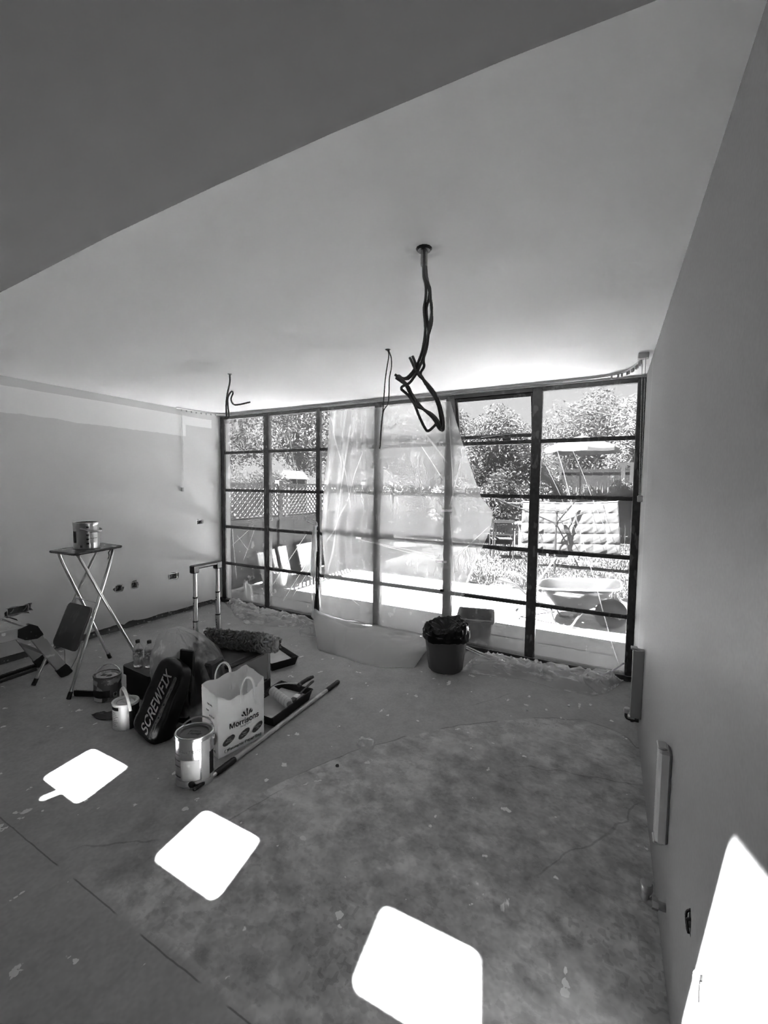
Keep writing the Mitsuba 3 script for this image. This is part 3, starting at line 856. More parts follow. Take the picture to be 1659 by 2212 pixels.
# ------------------------------------------------------------------ window: the open top light, tape, hanging film
A_ = math.radians(18)
cas = lambda x, s: V(x, YW + 0.025 + math.sin(A_) * s, HEAD - 0.005 - math.cos(A_) * s)   # a point s below the hinge
L_ = 0.365
x0, x1 = COLX[4] + 0.045, COLX[5] - 0.045
for p, q in ((cas(x0, 0), cas(x0, L_)), (cas(x1, 0), cas(x1, L_)), (cas(x0, L_), cas(x1, L_)), (cas(x0, 0.01), cas(x1, 0.01))):
    part(win, 'casement_rail', bar(p, q, 0.03, 0.024, (0, 1, 0.3)), 'm_steel')
part(win, 'pane', grid(lambda u, v: np.stack([x0 + (x1 - x0) * u, YW + 0.025 + math.sin(A_) * L_ * v, HEAD - 0.005 - math.cos(A_) * L_ * v], 1), 2, 2), 'm_pane')
part(win, 'casement_stay', cat(tube([cas(x0 + 0.22, L_) + V(0, -0.02, 0.0), cas(x1 - 0.2, L_) + V(0, -0.03, 0.02)], 0.006), bx(x1 - 0.25, x1 - 0.18, YW + 0.03, YW + 0.07, 1.965, 1.99, 0.003)), 'm_steel')


def crease(x, z, lines):
    k = 0.0
    for (xa, za, xb, zb, w) in lines:
        L = math.hypot(xb - xa, zb - za)
        ux, uz = (xb - xa) / L, (zb - za) / L
        t = (x - xa) * ux + (z - za) * uz
        s = dr.abs((z - za) * ux - (x - xa) * uz + 0.012 * (noise(t * 4, xa * 7, 0) - 0.5))
        k = dr.maximum(k, (1 - smoothstep(w * 0.3, w, s)) * smoothstep(-0.01, 0.05, t) * smoothstep(L, L - 0.08, t))
    return k


SHEET_LINES = [(-2.45, 2.2, -2.72, 0.55, 0.012), (-2.55, 1.9, -2.45, 1.3, 0.008), (-2.3, 1.9, -2.5, 1.35, 0.008), (-2.5, 1.35, -2.75, 0.9, 0.01), (-2.35, 0.98, -1.38, 0.82, 0.006),
               (-2.2, 0.96, -1.42, 0.87, 0.005), (-1.36, 2.2, -1.30, 1.4, 0.007), (-1.6, 2.05, -1.36, 1.75, 0.012), (-1.65, 1.95, -1.40, 1.6, 0.008), (-1.33, 1.3, -1.25, 0.35, 0.006),
               (-0.95, 1.2, -1.3, 0.85, 0.006), (-1.05, 0.95, -1.27, 0.33, 0.014), (-1.34, 1.35, -1.22, 1.85, 0.006), (-2.75, 0.55, -2.3, 0.25, 0.006), (-2.7, 2.3, -2.55, 1.7, 0.01)]


def sheet_weight(p, n, uv):
    x, z = p.x, p.z
    v = 0.45 + 0.06 * (fbm(x * 3, z * 3, p.y * 3, 3) - 0.5)
    v = v + 0.12 * smoothstep(-2.45, -2.65, x)
    v = v + 0.35 * crease(x, z, SHEET_LINES)
    v = v + 0.10 * smoothstep(0.62, 0.72, fbm(x * 22, z * 22, 0.4, 3))
    v = v + (0.45 - 0.25 * smoothstep(0.45, 0.6, fbm(x * 3, p.y * 5, 2.0, 3)) * smoothstep(3.40, 3.6, p.y)) * smoothstep(0.24, 0.12, z) * smoothstep(3.85, 3.7, p.y)
    return dr.clip(v, 0.05, 0.95)


film('m_sheet', tex(sheet_weight), 0.78, 1.10, 0.45)
ZT = [2.345, 1.93, 1.536, 1.074, 0.77, 0.51, 0.295, 0.08]
LT = [-2.70, -2.74, -2.79, -2.83, -2.80, -2.77, -2.80, -2.83]
RT_Z = [2.345, 1.937, 1.449, 1.326, 1.178, 1.004, 0.758, 0.507, 0.319, 0.08]
RT = [-1.353, -1.219, -1.034, -0.925, -0.942, -1.009, -1.103, -1.186, -1.25, -1.30]


def main_sheet(u, v):
    hang = np.clip(v / 0.74, 0, 1)
    fl = np.clip((v - 0.74) / 0.26, 0, 1)
    z = 2.345 - 2.265 * hang
    l = np.interp(-z, -np.array(ZT), LT)
    r = np.interp(-z, -np.array(RT_Z), RT)
    l = l + fl * 0.46 - 0.06 * np.sin(fl * np.pi)
    r = r - fl * 0.12
    x = l + (r - l) * u
    left = np.clip((0.32 - u) / 0.32, 0, 1)
    pl = np.sin(u * 70 + 2.0 * meshkit.noise(np.stack([u * 6, v * 2, 0 * u], 1))) * 0.022 * left ** 0.5 * (1 - fl) * (0.3 + 0.7 * (z > 0.55))
    wr = 0.018 * (meshkit.fbm(np.stack([u * 9, v * 5, 0 * u], 1), 4, 3) - 0.5)
    y = 3.835 + pl + wr - 0.10 * left * np.exp(-((z - 0.25) / 0.22) ** 2) * (1 - fl) - 0.02 * left
    # stands a little off the frame on the right, where it was pulled over the mullion
    ff = fl * fl * (3 - 2 * fl)
    y = y - fl * (0.66 + 0.08 * np.sin(u * 2.6) - 0.10 * (u > 0.75) * (u - 0.75) / 0.25) - 0.04 * (1 - hang) * 0
    bulge = 0.075 * np.sin(np.pi * np.clip(fl * 1.02, 0, 1)) * (0.55 + 0.9 * meshkit.fbm(np.stack([u * 4.5, fl * 2, 0 * u + 3], 1), 3, 5)) + 0.13 * left * np.sin(np.pi * np.clip(fl, 0, 1)) ** 0.7
    z = np.where(fl > 0, 0.08 * (1 - fl) ** 1.5 + bulge + 0.004, z)
    x = x + 0.012 * (meshkit.noise(np.stack([v * 14, u * 0, u * 0], 1), 9) - 0.5)
    return np.stack([x, y, z], 1)


k = thing('dust_sheet', 'large milky plastic dust sheet hung over the middle panes and spread on the floor', 'plastic sheet')
part(k, 'sheet', grid(main_sheet, 190, 200), 'm_sheet', smooth=True)
part(k, 'folded_under', grid(lambda u, v: main_sheet(u * 0.96 + 0.02, 0.775 + 0.22 * v) * [1, 1, 0.72] + [0, 0.012, 0.0], 120, 60), film('m_sheet_fold', 0.85, 0.95, 0.55, 0.5), smooth=True)
scene['m_tape'] = {'type': 'principledthin', 'base_color': {'type': 'rgb', 'value': [0.9] * 3}, 'roughness': 0.6, 'diff_trans': 1.2, 'spec_trans': 0.0, 'eta': 1.4}
for (a, z) in ((-1.36, 1.317), (-1.40, 0.823)):
    part(k, 'tape', grid(lambda u, v: np.stack([a - 0.05 + 0.1 * u, 3.826 - 0.012 * np.sin(u * np.pi) + 0 * u, z - 0.011 + 0.022 * v + 0.004 * u], 1), 8, 3), 'm_tape', label='strip of white masking tape')
part(k, 'tape', bx(-1.41, -1.375, 3.815, 3.83, 0.535, 0.557, 0.003), 'm_black', label='short piece of black tape')
part(k, 'tape', grid(lambda u, v: np.stack([-2.36 + 0.07 * u, 3.80 + 0 * u, 0.985 + 0.022 * v - 0.004 * u], 1), 4, 3), 'm_tape')

CLEAR_L = [(-3.05, 1.02, -3.62, 0.30, 0.007), (-2.98, 0.78, -3.45, 0.12, 0.006), (-3.0, 0.62, -3.3, 0.2, 0.005), (-4.3, 0.75, -3.9, 1.05, 0.005), (-4.28, 1.0, -4.22, 0.3, 0.006), (-3.9, 1.0, -4.1, 0.55, 0.004),
           (-3.35, 2.2, -3.2, 1.5, 0.004), (-4.2, 0.9, -4.0, 0.7, 0.004)]
CLEAR_R = [(-0.44, 1.95, 0.12, 0.10, 0.006), (-0.30, 1.9, 0.02, 1.1, 0.004), (-0.33, 2.22, 0.1, 2.10, 0.004), (-0.2, 2.24, 0.15, 2.16, 0.003), (-0.1, 1.98, 0.17, 1.90, 0.004), (-0.5, 1.75, -0.2, 1.1, 0.004)]


def clear_weight(lines, base):
    def fn(p, n, uv):
        v = base + 0.5 * crease(p.x, p.z, lines) + 0.16 * smoothstep(0.66, 0.75, fbm(p.x * 16, p.z * 16, 0.7, 3)) * smoothstep(0.5, 0.6, noise(p.x * 3, p.z * 3, 0))
        v = v + 0.35 * smoothstep(-4.30, -4.33, p.x + 0.02 * (noise(p.z * 5, 0, 0) - 0.5))
        return dr.clip(v, 0.02, 0.9)
    return fn


film('m_clear_left', tex(clear_weight(CLEAR_L, 0.025)), 0.92, 1.2, 0.4)
film('m_clear_right', tex(clear_weight(CLEAR_R, 0.05)), 0.92, 1.2, 0.4)
film('m_crumple', tex(lambda p, n, uv: dr.clip(0.26 + 0.55 * smoothstep(0.48, 0.66, fbm((p.x + 0.3 * p.y) * 6, p.y * 17, p.z * 20, 5)), 0.1, 0.9)), 0.93, 0.85, 0.28)


def heap(outer, inner, hmax, seed, nu=120, nv=34):
    """crumpled film lying between two floor curves, its far edge against the sill"""
    outer, inner = smooth_path([(*p, 0) for p in outer], 12)[:, :2], smooth_path([(*p, 0) for p in inner], 12)[:, :2]

    def along(c, u):
        d = np.r_[0, np.cumsum(np.linalg.norm(np.diff(c, axis=0), axis=1))]
        return np.stack([np.interp(u * d[-1], d, c[:, i]) for i in (0, 1)], 1)

    def fn(u, v):
        a, b = along(outer, u), along(inner, u)
        xy = a + (b - a) * v[:, None]
        q = np.stack([(xy[:, 0] + 0.25 * xy[:, 1]) * 3.2, xy[:, 1] * 8.5, 0 * u + seed], 1)
        w = (meshkit.fbm(q, 3, seed) - 0.5)
        rid = 1 - np.abs(2 * meshkit.noise(q * 1.3 + w[:, None] * 4, seed + 4) - 1)
        rid2 = 1 - np.abs(2 * meshkit.noise(q * 2.6 + 7 + w[:, None] * 5, seed + 8) - 1)
        prof = np.clip(np.sin(np.pi * np.clip(v, 0, 1)) * 1.3, 0, 1) * np.clip(np.sin(np.pi * u) * 3, 0.1, 1)
        z = 0.006 + prof * hmax * (0.25 + 0.5 * rid ** 2 + 0.35 * rid2 ** 2)
        xy = xy + 0.03 * (meshkit.noise(np.stack([xy[:, 0] * 11, xy[:, 1] * 11, 0 * u], 1), seed + 2)[:, None] - 0.5)
        return np.stack([xy[:, 0], xy[:, 1], z], 1)
    return grid(fn, nu, nv)


k = thing('masking_film', 'clear crinkled masking film over the left panes, bunched on the floor below them', 'plastic film')
part(k, 'film', grid(lambda u, v: np.stack([-4.415 + 1.53 * u, 3.888 + 0.004 * np.sin(v * 9 + u * 14), 0.05 + 2.27 * v], 1), 60, 60), 'm_clear_left', smooth=True)
part(k, 'gathered_edge', grid(lambda u, v: np.stack([-2.90 + (u - 0.3) * (0.02 + 0.13 * (1 - v) ** 0.7) - 0.09 * (1 - v) * v, 3.80 + 0.022 * np.sin(u * 22 + v * 3), 0.04 + 1.05 * v], 1), 30, 24), 'm_sheet', smooth=True)
part(k, 'bunched_foot', heap([(-4.33, 3.80), (-4.08, 3.66), (-3.85, 3.50), (-3.5, 3.36), (-3.15, 3.44), (-2.86, 3.62)], [(-4.36, 3.86), (-3.9, 3.83), (-3.4, 3.82), (-3.1, 3.83), (-2.84, 3.80)], 0.10, 11), 'm_crumple', smooth=True)
part(k, 'loose_corner', heap([(-2.86, 3.50), (-2.74, 3.36), (-2.60, 3.40)], [(-2.86, 3.68), (-2.75, 3.66), (-2.62, 3.60)], 0.07, 14, 30, 20), 'm_crumple', smooth=True)

k = thing('masking_film', 'thin clear masking film over the right panes, heaped on the floor beside the tub', 'plastic film')
part(k, 'film', grid(lambda u, v: np.stack([-0.53 + 0.70 * u, 3.888 + 0.004 * np.sin(v * 7 + u * 11) * u, 0.05 + 2.23 * v], 1), 40, 60), 'm_clear_right', smooth=True)
part(k, 'bunched_foot', heap([(-1.05, 3.36), (-0.8, 3.40), (-0.6, 3.46), (-0.4, 3.46), (-0.15, 3.42), (0.02, 3.52), (0.14, 3.80)], [(-1.02, 3.70), (-0.7, 3.74), (-0.4, 3.77), (-0.1, 3.79), (0.15, 3.83)], 0.11, 23), 'm_crumple', smooth=True)
for q in ([(-1.08, 3.55, 0.14), (-0.86, 3.58, 0.07), (-0.66, 3.60, 0.05)], [(-1.10, 3.6, 0.14), (-0.9, 3.62, 0.085), (-0.62, 3.64, 0.05)], [(-0.30, 3.62, 0.09), (-0.1, 3.62, 0.06), (0.05, 3.72, 0.10), (0.15, 3.83, 0.15)]):
    part(k, 'twisted_strand', tube(smooth_path(q, 8), 0.006, 6), 'm_tape')

# ------------------------------------------------------------------ curtain track with its cords
grey('m_track', 0.55, 0.45)
k = thing('curtain_track', 'slim pale curtain track along the ceiling edge, a cord hanging at each end', 'curtain track')
tr = smooth_path([(-4.40, 3.20, 2.408), (-4.38, 3.45, 2.408), (-4.30, 3.66, 2.408), (-4.10, 3.73, 2.408), (-3, 3.74, 2.408), (-1.5, 3.74, 2.408), (-0.3, 3.73, 2.408), (0.02, 3.67, 2.408), (0.12, 3.50, 2.408), (0.155, 3.25, 2.408)], 8)
part(k, 'rail', tube(tr, 0.010, 4, flat=(0.7, 1.1)), 'm_track')
part(k, 'bracket', bx(0.125, 0.185, 3.225, 3.275, 2.385, 2.42, 0.003), 'm_grey')
for i, t in enumerate(np.linspace(0, 1, 12)):
    a = tr[-1 - int(2 + t * 16)]
    part(k, 'glider', bx(a[0] - 0.007, a[0] + 0.007, a[1] - 0.008, a[1] + 0.008, 2.375, 2.400, 0.002), 'm_mid')
for i in range(8):
    a = tr[2 + i * 2]
    part(k, 'glider', bx(a[0] - 0.006, a[0] + 0.006, a[1] - 0.007, a[1] + 0.007, 2.38, 2.400, 0.002), 'm_grey')
grey('m_cord', 0.62, 0.7)
for p, q in (((0.150, 3.25, 2.40), (0.178, 3.42, 1.49)), ((0.168, 3.23, 2.40), (0.186, 3.42, 1.49)), ((-4.440, 3.284, 2.40), (-4.440, 3.284, 1.49)), ((-4.440, 3.296, 2.40), (-4.440, 3.296, 1.49))):
    part(k, 'cord', tube(smooth_path([p, (V(*p) + V(*q)) / 2 + V(0.0, 0.012, 0), q], 6), 0.0022, 5), 'm_cord')
part(k, 'cord_weight', bx(0.168, 0.20, 3.405, 3.435, 1.455, 1.50, 0.004), 'm_grey')
part(k, 'cord_weight', bx(-4.452, -4.43, 3.278, 3.302, 1.455, 1.50, 0.004), 'm_grey')

# ------------------------------------------------------------------ cables hanging from the ceiling
grey('m_cable', 0.012, 0.4)


def strand(pts, y, seed, amp=0.012):
    P = np.array([(a, y, b) for a, b in pts])
    P[:, 1] += amp * np.sin(np.arange(len(P)) * 1.3 + seed)
    return smooth_path(P, 6)


k = thing('ceiling_cable', 'thick bundle of black cables hanging from the ceiling in loops', 'cable')
S1 = [[-0.643, 2.419], [-0.642, 2.375], [-0.639, 2.327], [-0.627, 2.281], [-0.627, 2.241], [-0.635, 2.206], [-0.632, 2.161], [-0.629, 2.12], [-0.635, 2.06], [-0.652, 2.014], [-0.679, 1.98], [-0.706, 1.962], [-0.73, 1.964], [-0.749, 1.977]]
S2 = [[-0.632, 2.419], [-0.632, 2.364], [-0.626, 2.312], [-0.606, 2.268], [-0.603, 2.228], [-0.6, 2.181], [-0.599, 2.141], [-0.611, 2.091], [-0.619, 2.048], [-0.634, 2.01], [-0.652, 1.98], [-0.665, 1.957], [-0.683, 1.934], [-0.71, 1.925], [-0.715, 1.915], [-0.691, 1.894], [-0.663, 1.858], [-0.64, 1.811], [-0.616, 1.765], [-0.603, 1.754], [-0.573, 1.778]]
S3 = [[-0.754, 1.969], [-0.73, 1.952], [-0.706, 1.932], [-0.682, 1.888], [-0.649, 1.848], [-0.603, 1.82], [-0.576, 1.794], [-0.558, 1.756], [-0.552, 1.772], [-0.564, 1.829], [-0.582, 1.871], [-0.596, 1.901], [-0.623, 1.928], [-0.642, 1.959], [-0.651, 1.976], [-0.636, 1.999], [-0.636, 2.024], [-0.625, 2.08], [-0.618, 2.14], [-0.61, 2.2], [-0.618, 2.26], [-0.632, 2.33], [-0.638, 2.419]]
S4 = [[-0.732, 1.971], [-0.711, 1.949], [-0.687, 1.922], [-0.668, 1.875], [-0.654, 1.849], [-0.627, 1.835], [-0.582, 1.803], [-0.559, 1.758], [-0.547, 1.777], [-0.561, 1.842], [-0.583, 1.892], [-0.619, 1.936], [-0.651, 1.968], [-0.687, 2.033]]
S5 = [[-0.686, 2.044], [-0.67, 2.008], [-0.66, 1.978], [-0.646, 1.96], [-0.622, 1.92], [-0.595, 1.884], [-0.576, 1.842], [-0.566, 1.775], [-0.574, 1.763], [-0.597, 1.802], [-0.634, 1.838], [-0.667, 1.874], [-0.696, 1.914], [-0.73, 1.96]]
for i, (s, y) in enumerate(((S1, 1.49), (S2, 1.475), (S3, 1.50), (S4, 1.48), (S5, 1.51), ([(a + 0.006, b) for a, b in S1], 1.503))):
    part(k, 'cable', tube(strand(s, y, i, 0.005), 0.0052, 7), 'm_cable', smooth=True)
part(k, 'tape_wrap', tube([(-0.638, 1.489, 2.415), (-0.637, 1.489, 2.36)], 0.0125, 10), grey('m_tape_dirty', 0.25, 0.6), label='grey tape wrap')
part(k, 'hole_rim', lathe([(0.0, 0), (0.03, 0), (0.024, -0.008), (0.0, -0.008)], 14).apply_translation([-0.638, 1.489, 2.42]), 'm_black')
k = thing('ceiling_cable', 'pair of thin black cables twisted together, hanging in front of the middle mullion', 'cable')
for i, s in enumerate(([[-1.294, 2.418], [-1.287, 2.383], [-1.3, 2.3], [-1.309, 2.216], [-1.316, 2.11], [-1.325, 2.025], [-1.335, 1.925], [-1.34, 1.824], [-1.343, 1.79]], [[-1.29, 2.418], [-1.269, 2.366], [-1.264, 2.303], [-1.277, 2.234], [-1.28, 2.149], [-1.289, 2.079], [-1.317, 2.039], [-1.331, 1.968], [-1.338, 1.86], [-1.341, 1.80]])):
    part(k, 'cable', tube(strand(s, 2.456, i, 0.004), 0.0036, 7), 'm_cable', smooth=True)
part(k, 'hole_rim', lathe([(0.0, 0), (0.018, 0), (0.012, -0.005), (0.0, -0.005)], 12).apply_translation([-1.292, 2.456, 2.42]), 'm_dark')
k = thing('ceiling_cable', 'short black cable looped back on itself, hanging near the left end of the panes', 'cable')
sl = [[-2.70, 2.42], [-2.704, 2.357], [-2.727, 2.28], [-2.74, 2.192], [-2.737, 2.093], [-2.728, 2.074], [-2.719, 2.092], [-2.728, 2.201], [-2.713, 2.249], [-2.678, 2.281], [-2.668, 2.265], [-2.693, 2.228], [-2.672, 2.187], [-2.617, 2.171], [-2.482, 2.181]]
part(k, 'cable', tube(strand(sl, 2.441, 0, 0.004), 0.0062, 7), 'm_cable', smooth=True)
part(k, 'hole_rim', lathe([(0.0, 0), (0.018, 0), (0.012, -0.005), (0.0, -0.005)], 12).apply_translation([-2.70, 2.441, 2.42]), 'm_grey')

# ------------------------------------------------------------------ back boxes in the left wall
box_names = ['the one high up near the window', 'the low double one near the window', 'the right one of a low pair', 'the low one nearest the chrome stool', 'a wide slot above the step platform']
for i, (cy, cz, w, h) in enumerate(SOCKETS):
    k = thing('socket_box', 'metal socket box in the left wall, ' + box_names[i], 'socket box')
    a, b = w * 0.40, h * 0.40
    fr = sbox(cy - a, cz - b, cy + a, cz + b)
    part(k, 'box', prism(fr.difference(fr.buffer(-0.004)), 0.030, (XL - 0.034, 0, 0), (0, 1, 0), (0, 0, 1), (1, 0, 0)), 'm_alu')
    part(k, 'back', bx(XL - 0.035, XL - 0.033, cy - a, cy + a, cz - b, cz + b), 'm_dark')
    for j in range(3):
        yy = cy - a * 0.6 + a * 0.6 * j
        part(k, 'wire', tube(smooth_path([(XL - 0.033, yy, cz - b * 0.6), (XL - 0.012, yy + 0.01, cz), (XL - 0.02, yy + 0.02, cz + b * 0.5)], 5), 0.0022, 5), ['m_grey', 'm_black', 'm_light'][j])

# ------------------------------------------------------------------ right wall: radiator brackets, pipes, loose wires
grey('m_bracket_grey', 0.2, 0.5)
k = thing('radiator_bracket', 'grey upright radiator bracket near the window end of the right wall', 'bracket')
part(k, 'channel', bx(0.156, XR, 2.845, 2.893, 0.19, 0.60, 0.003), 'm_bracket_grey')
part(k, 'hook', bx(0.145, 0.18, 2.85, 2.888, 0.60, 0.612, 0.002), 'm_grey')
part(k, 'hook', bx(0.145, 0.18, 2.85, 2.888, 0.178, 0.19, 0.002), 'm_grey')
k = thing('radiator_bracket', 'pale painted upright radiator bracket halfway along the right wall', 'bracket')
grey('m_bracket', 0.24, 0.6)
part(k, 'channel', bx(0.176, XR, 1.61, 1.676, 0.37, 0.69, 0.008), 'm_bracket')
part(k, 'hook', bx(0.172, 0.20, 1.62, 1.668, 0.69, 0.698, 0.003), 'm_bracket')
part(k, 'hook', bx(0.172, 0.20, 1.62, 1.668, 0.362, 0.37, 0.003), 'm_bracket')


def valve(key, x, y, z, s, m1, m2):
    part(key, 'elbow', tube(smooth_path([(XR + 0.01, y, z), (x + 0.02, y, z), (x, y, z + 0.006), (x, y, z + 0.03 * s)], 6), 0.011 * s, 12), m1, smooth=40)
    part(key, 'nut', tube([(x + 0.018, y, z), (x + 0.036, y, z)], 0.0155 * s, 6), m1)
    part(key, 'cap', lathe([(0, 0), (0.016 * s, 0), (0.0175 * s, 0.004), (0.0175 * s, 0.018 * s), (0.014 * s, 0.023 * s), (0, 0.024 * s)], 18).apply_translation([x, y, z + 0.03 * s]), m2, smooth=40)


k = thing('radiator_valve', 'small dark pipe valve with a white cap, below the grey bracket', 'valve')
valve(k, 0.150, 3.02, 0.10, 1.2, 'm_dark', 'm_light')
k = thing('radiator_valve', 'capped metal pipe stub low on the right wall, nearest the camera', 'valve')
valve(k, 0.156, 1.585, 0.185, 1.15, grey('m_valve', 0.16, 0.35, metal=0.5), 'm_valve')
k = thing('loose_wire', 'dark wire ends poking out of a hole in the right wall near the sunlit patch', 'wire')
part(k, 'wire', tube(smooth_path([(XR + 0.02, 1.235, 0.515), (XR - 0.004, 1.225, 0.51), (XR - 0.006, 1.223, 0.49), (XR - 0.004, 1.216, 0.475)], 6), 0.0028, 6), 'm_black')
part(k, 'wire', tube(smooth_path([(XR + 0.02, 1.208, 0.50), (XR - 0.005, 1.208, 0.505), (XR - 0.006, 1.207, 0.485), (XR - 0.003, 1.208, 0.47)], 6), 0.0032, 6), 'm_black')
k = thing('loose_wire', 'pale wire end sticking out of the right wall inside the sunlit patch', 'wire')
part(k, 'wire', tube(smooth_path([(XR + 0.02, 1.07, 0.52), (XR - 0.008, 1.07, 0.515), (XR - 0.012, 1.072, 0.49), (XR - 0.006, 1.075, 0.45)], 6), 0.003, 6), 'm_mid')

# ------------------------------------------------------------------ small things by the window
k = thing('pole_tool', 'slim black pole tool with a fat grip, at the left edge of the dust sheet', 'tool')
ex, ez = V(1, 0, 0), unit(V(0.012, 0.02, 0.83))
o = V(-2.80, 3.70, 0.0)
ey = np.cross(ez, ex)
LA = lambda pr, n=14: frame_mesh(lathe(pr, n), o, ex, unit(ey), ez)
part(k, 'shaft', cat(LA([(0, 0.40), (0.010, 0.40), (0.010, 0.66), (0, 0.66)]).apply_translation([-0.012, 0, 0]), LA([(0, 0.34), (0.008, 0.34), (0.008, 0.66), (0, 0.66)]).apply_translation([0.012, 0, 0])), 'm_dark')
part(k, 'grip', LA([(0, 0.66), (0.02, 0.66), (0.022, 0.70), (0.020, 0.80), (0.016, 0.825), (0.008, 0.83), (0, 0.83)]), 'm_black', smooth=40)
part(k, 'collar', LA([(0, 0.50), (0.025, 0.50), (0.025, 0.52), (0, 0.52)]), 'm_charcoal')
part(k, 'folded_head', LA([(0, 0.0), (0.010, 0.0), (0.018, 0.03), (0.032, 0.16), (0.030, 0.24), (0.016, 0.40), (0, 0.41)], 8), 'm_black')
k = thing('cord_loop', 'loop of white cord tied to the narrow mullion above the pole tool', 'cord')
whole(k, tube(smooth_path([(-2.90, 3.86, 1.09), (-2.99, 3.84, 1.115), (-3.03, 3.83, 1.145), (-2.97, 3.83, 1.15), (-2.91, 3.845, 1.13), (-2.90, 3.84, 1.08), (-2.93, 3.83, 1.045), (-2.89, 3.84, 1.03)], 6), 0.005, 6), 'm_white')
k = thing('plastic_scrap', 'crumpled scrap of clear plastic lying alone on the bare floor', 'scrap')
whole(k, heap([(-1.27, 2.09), (-1.22, 2.06), (-1.16, 2.09)], [(-1.26, 2.15), (-1.22, 2.17), (-1.17, 2.15)], 0.05, 31, 20, 16), 'm_crumple')
for j, (x, y, s) in enumerate([(-1.27, 1.87, 0.010), (-0.45, 3.0, 0.008), (-0.2, 3.2, 0.008)]):
    k = thing('debris', ['dark crumb of debris on the floor in front of the plastic scrap', 'small pale chip on the floor in front of the heaped film', 'white chip on the floor near the right wall corner'][j], 'debris')
    m = trimesh.creation.icosphere(subdivisions=1, radius=s)
    m.vertices *= 1 + 0.3 * rng.standard_normal((len(m.vertices), 1))
    m.vertices[:, 2] = np.maximum(m.vertices[:, 2] * 0.6 + s * 0.5, 0.0)
    whole(k, m.apply_translation([x, y, 0]), ['m_dark', 'm_light', 'm_white'][j])

# ------------------------------------------------------------------ folding step stool with a table top
STOOL_TOP = [(-3.741, 1.624), (-3.421, 1.644), (-3.562, 2.064), (-3.875, 2.066)]
ZT_ = 1.03
k = thing('step_stool', 'tall folding step stool with crossed chrome legs and a black flap seat', 'step stool')
grey('m_stool_top', tex(lambda p, n, uv: g3(0.03 + 0.30 * smoothstep(0.63, 0.70, fbm(p.x * 14, p.y * 14, 0.2, 4)))), 0.25)
tp = Polygon(STOOL_TOP).buffer(-0.03).buffer(0.03)
part(k, 'table_top', prism(tp, 0.012, (0, 0, ZT_ - 0.012)), 'm_stool_top')
ring = np.array(tp.exterior.coords)[:-1]
part(k, 'edging', tube([(a, b, ZT_ - 0.009) for a, b in ring], 0.009, 6, closed=True), 'm_black_gloss')
A, B, C, D = V(-3.818, 1.529, 0.02), V(-3.357, 1.546, 0.02), V(-3.847, 2.091, 0.02), V(-3.39, 2.11, 0.02)
Z1 = ZT_ - 0.035
P1, P2 = V(-3.745, 1.685, Z1), V(-3.485, 1.70, Z1)          # under the left end of the top
Q1, Q2 = V(-3.83, 2.02, Z1 - 0.005), V(-3.60, 2.015, Z1 - 0.005)       # under the right end


def hoop(a, p, q, b):
    d = unit(q - p)
    return smooth_path([a, a + (p - a) * 0.5, a + (p - a) * 0.93, p + d * 0.02 + V(0, 0, 0.012), p + d * 0.07 + V(0, 0, 0.014), q - d * 0.07 + V(0, 0, 0.014), q - d * 0.02 + V(0, 0, 0.012), b + (q - b) * 0.93, b + (q - b) * 0.5, b], 7)


lf1 = part(k, 'leg_frame', tube(hoop(C, P1, P2, D), 0.0115, 10), 'm_chrome', smooth=True)
lf2 = part(k, 'leg_frame', tube(hoop(A, Q1, Q2, B), 0.0115, 10), 'm_chrome', smooth=True)
for f, t, lf in ((A, Q1, lf2), (B, Q2, lf2), (C, P1, lf1), (D, P2, lf1)):
    d = unit(t - f)
    part(lf, 'foot', tube([f - d * 0.02, f - d * 0.018, f + d * 0.03], [0.010, 0.015, 0.0145], 10), 'm_black')
M1, M2 = A + (Q1 - A) * 0.60, B + (Q2 - B) * 0.60
part(k, 'cross_bar', tube([M1 + V(0.0, 0, 0.01), M2 + V(0, 0, 0.01)], 0.006, 8), 'm_chrome')
# the flap: hangs down along the front pair of legs
ex = unit(M2 - M1)
ezd = unit((A + B) / 2 - (M1 + M2) / 2)
en = np.cross(ex, ezd)
en = en if en[1] < 0 else -en
seat = sbox(0.0, 0.0, np.linalg.norm(M2 - M1) - 0.0, 0.33).buffer(-0.04).buffer(0.04)
o = M1 + ezd * 0.035 + en * 0.016
sm = prism(seat, 0.016, o, ex, ezd, en)
part(k, 'seat', flip_out(sm), grey('m_seat', tex(lambda p, n, uv: g3(0.022 + 0.02 * smoothstep(0.6, 0.8, fbm(p.x * 20, p.y * 20, p.z * 8, 3)))), 0.45))
w0 = M1 + ezd * 0.35 + ex * 0.11
part(k, 'wire_support', tube([w0, w0 + V(0, 0, -0.135), w0 + ex * 0.09 + V(0, 0, -0.155), w0 + ex * 0.17 + V(0, 0, -0.06), w0 + ex * 0.19 + V(0, 0.02, 0.04)], 0.0035, 6), 'm_mid')
part(k, 'hook', tube(smooth_path([(-3.66, 2.03, Z1 + 0.02), (-3.665, 2.025, Z1 - 0.01), (-3.68, 2.02, Z1 - 0.03), (-3.672, 2.02, Z1 - 0.055), (-3.69, 2.02, Z1 - 0.085)], 5), 0.0035, 6), 'm_black')

# ------------------------------------------------------------------ paint cans


def handle_arc(r, zpiv, height, ang, w=0.006, flat=(0.35, 1.6), lean=0.0, n=22):
    """a carrying strap: from one side of a can over to the other; ang: the direction of its pivots; lean: how far it has tipped (radians)"""
    t = np.linspace(0, np.pi, n)
    x, up = r * np.cos(t), height * np.sin(t)
    P = np.stack([x, -up * math.sin(lean), zpiv + up * math.cos(lean)], 1)
    return xf(tube(P, w, 8, flat=flat), (0, 0, 0), ang)


LID = [None]


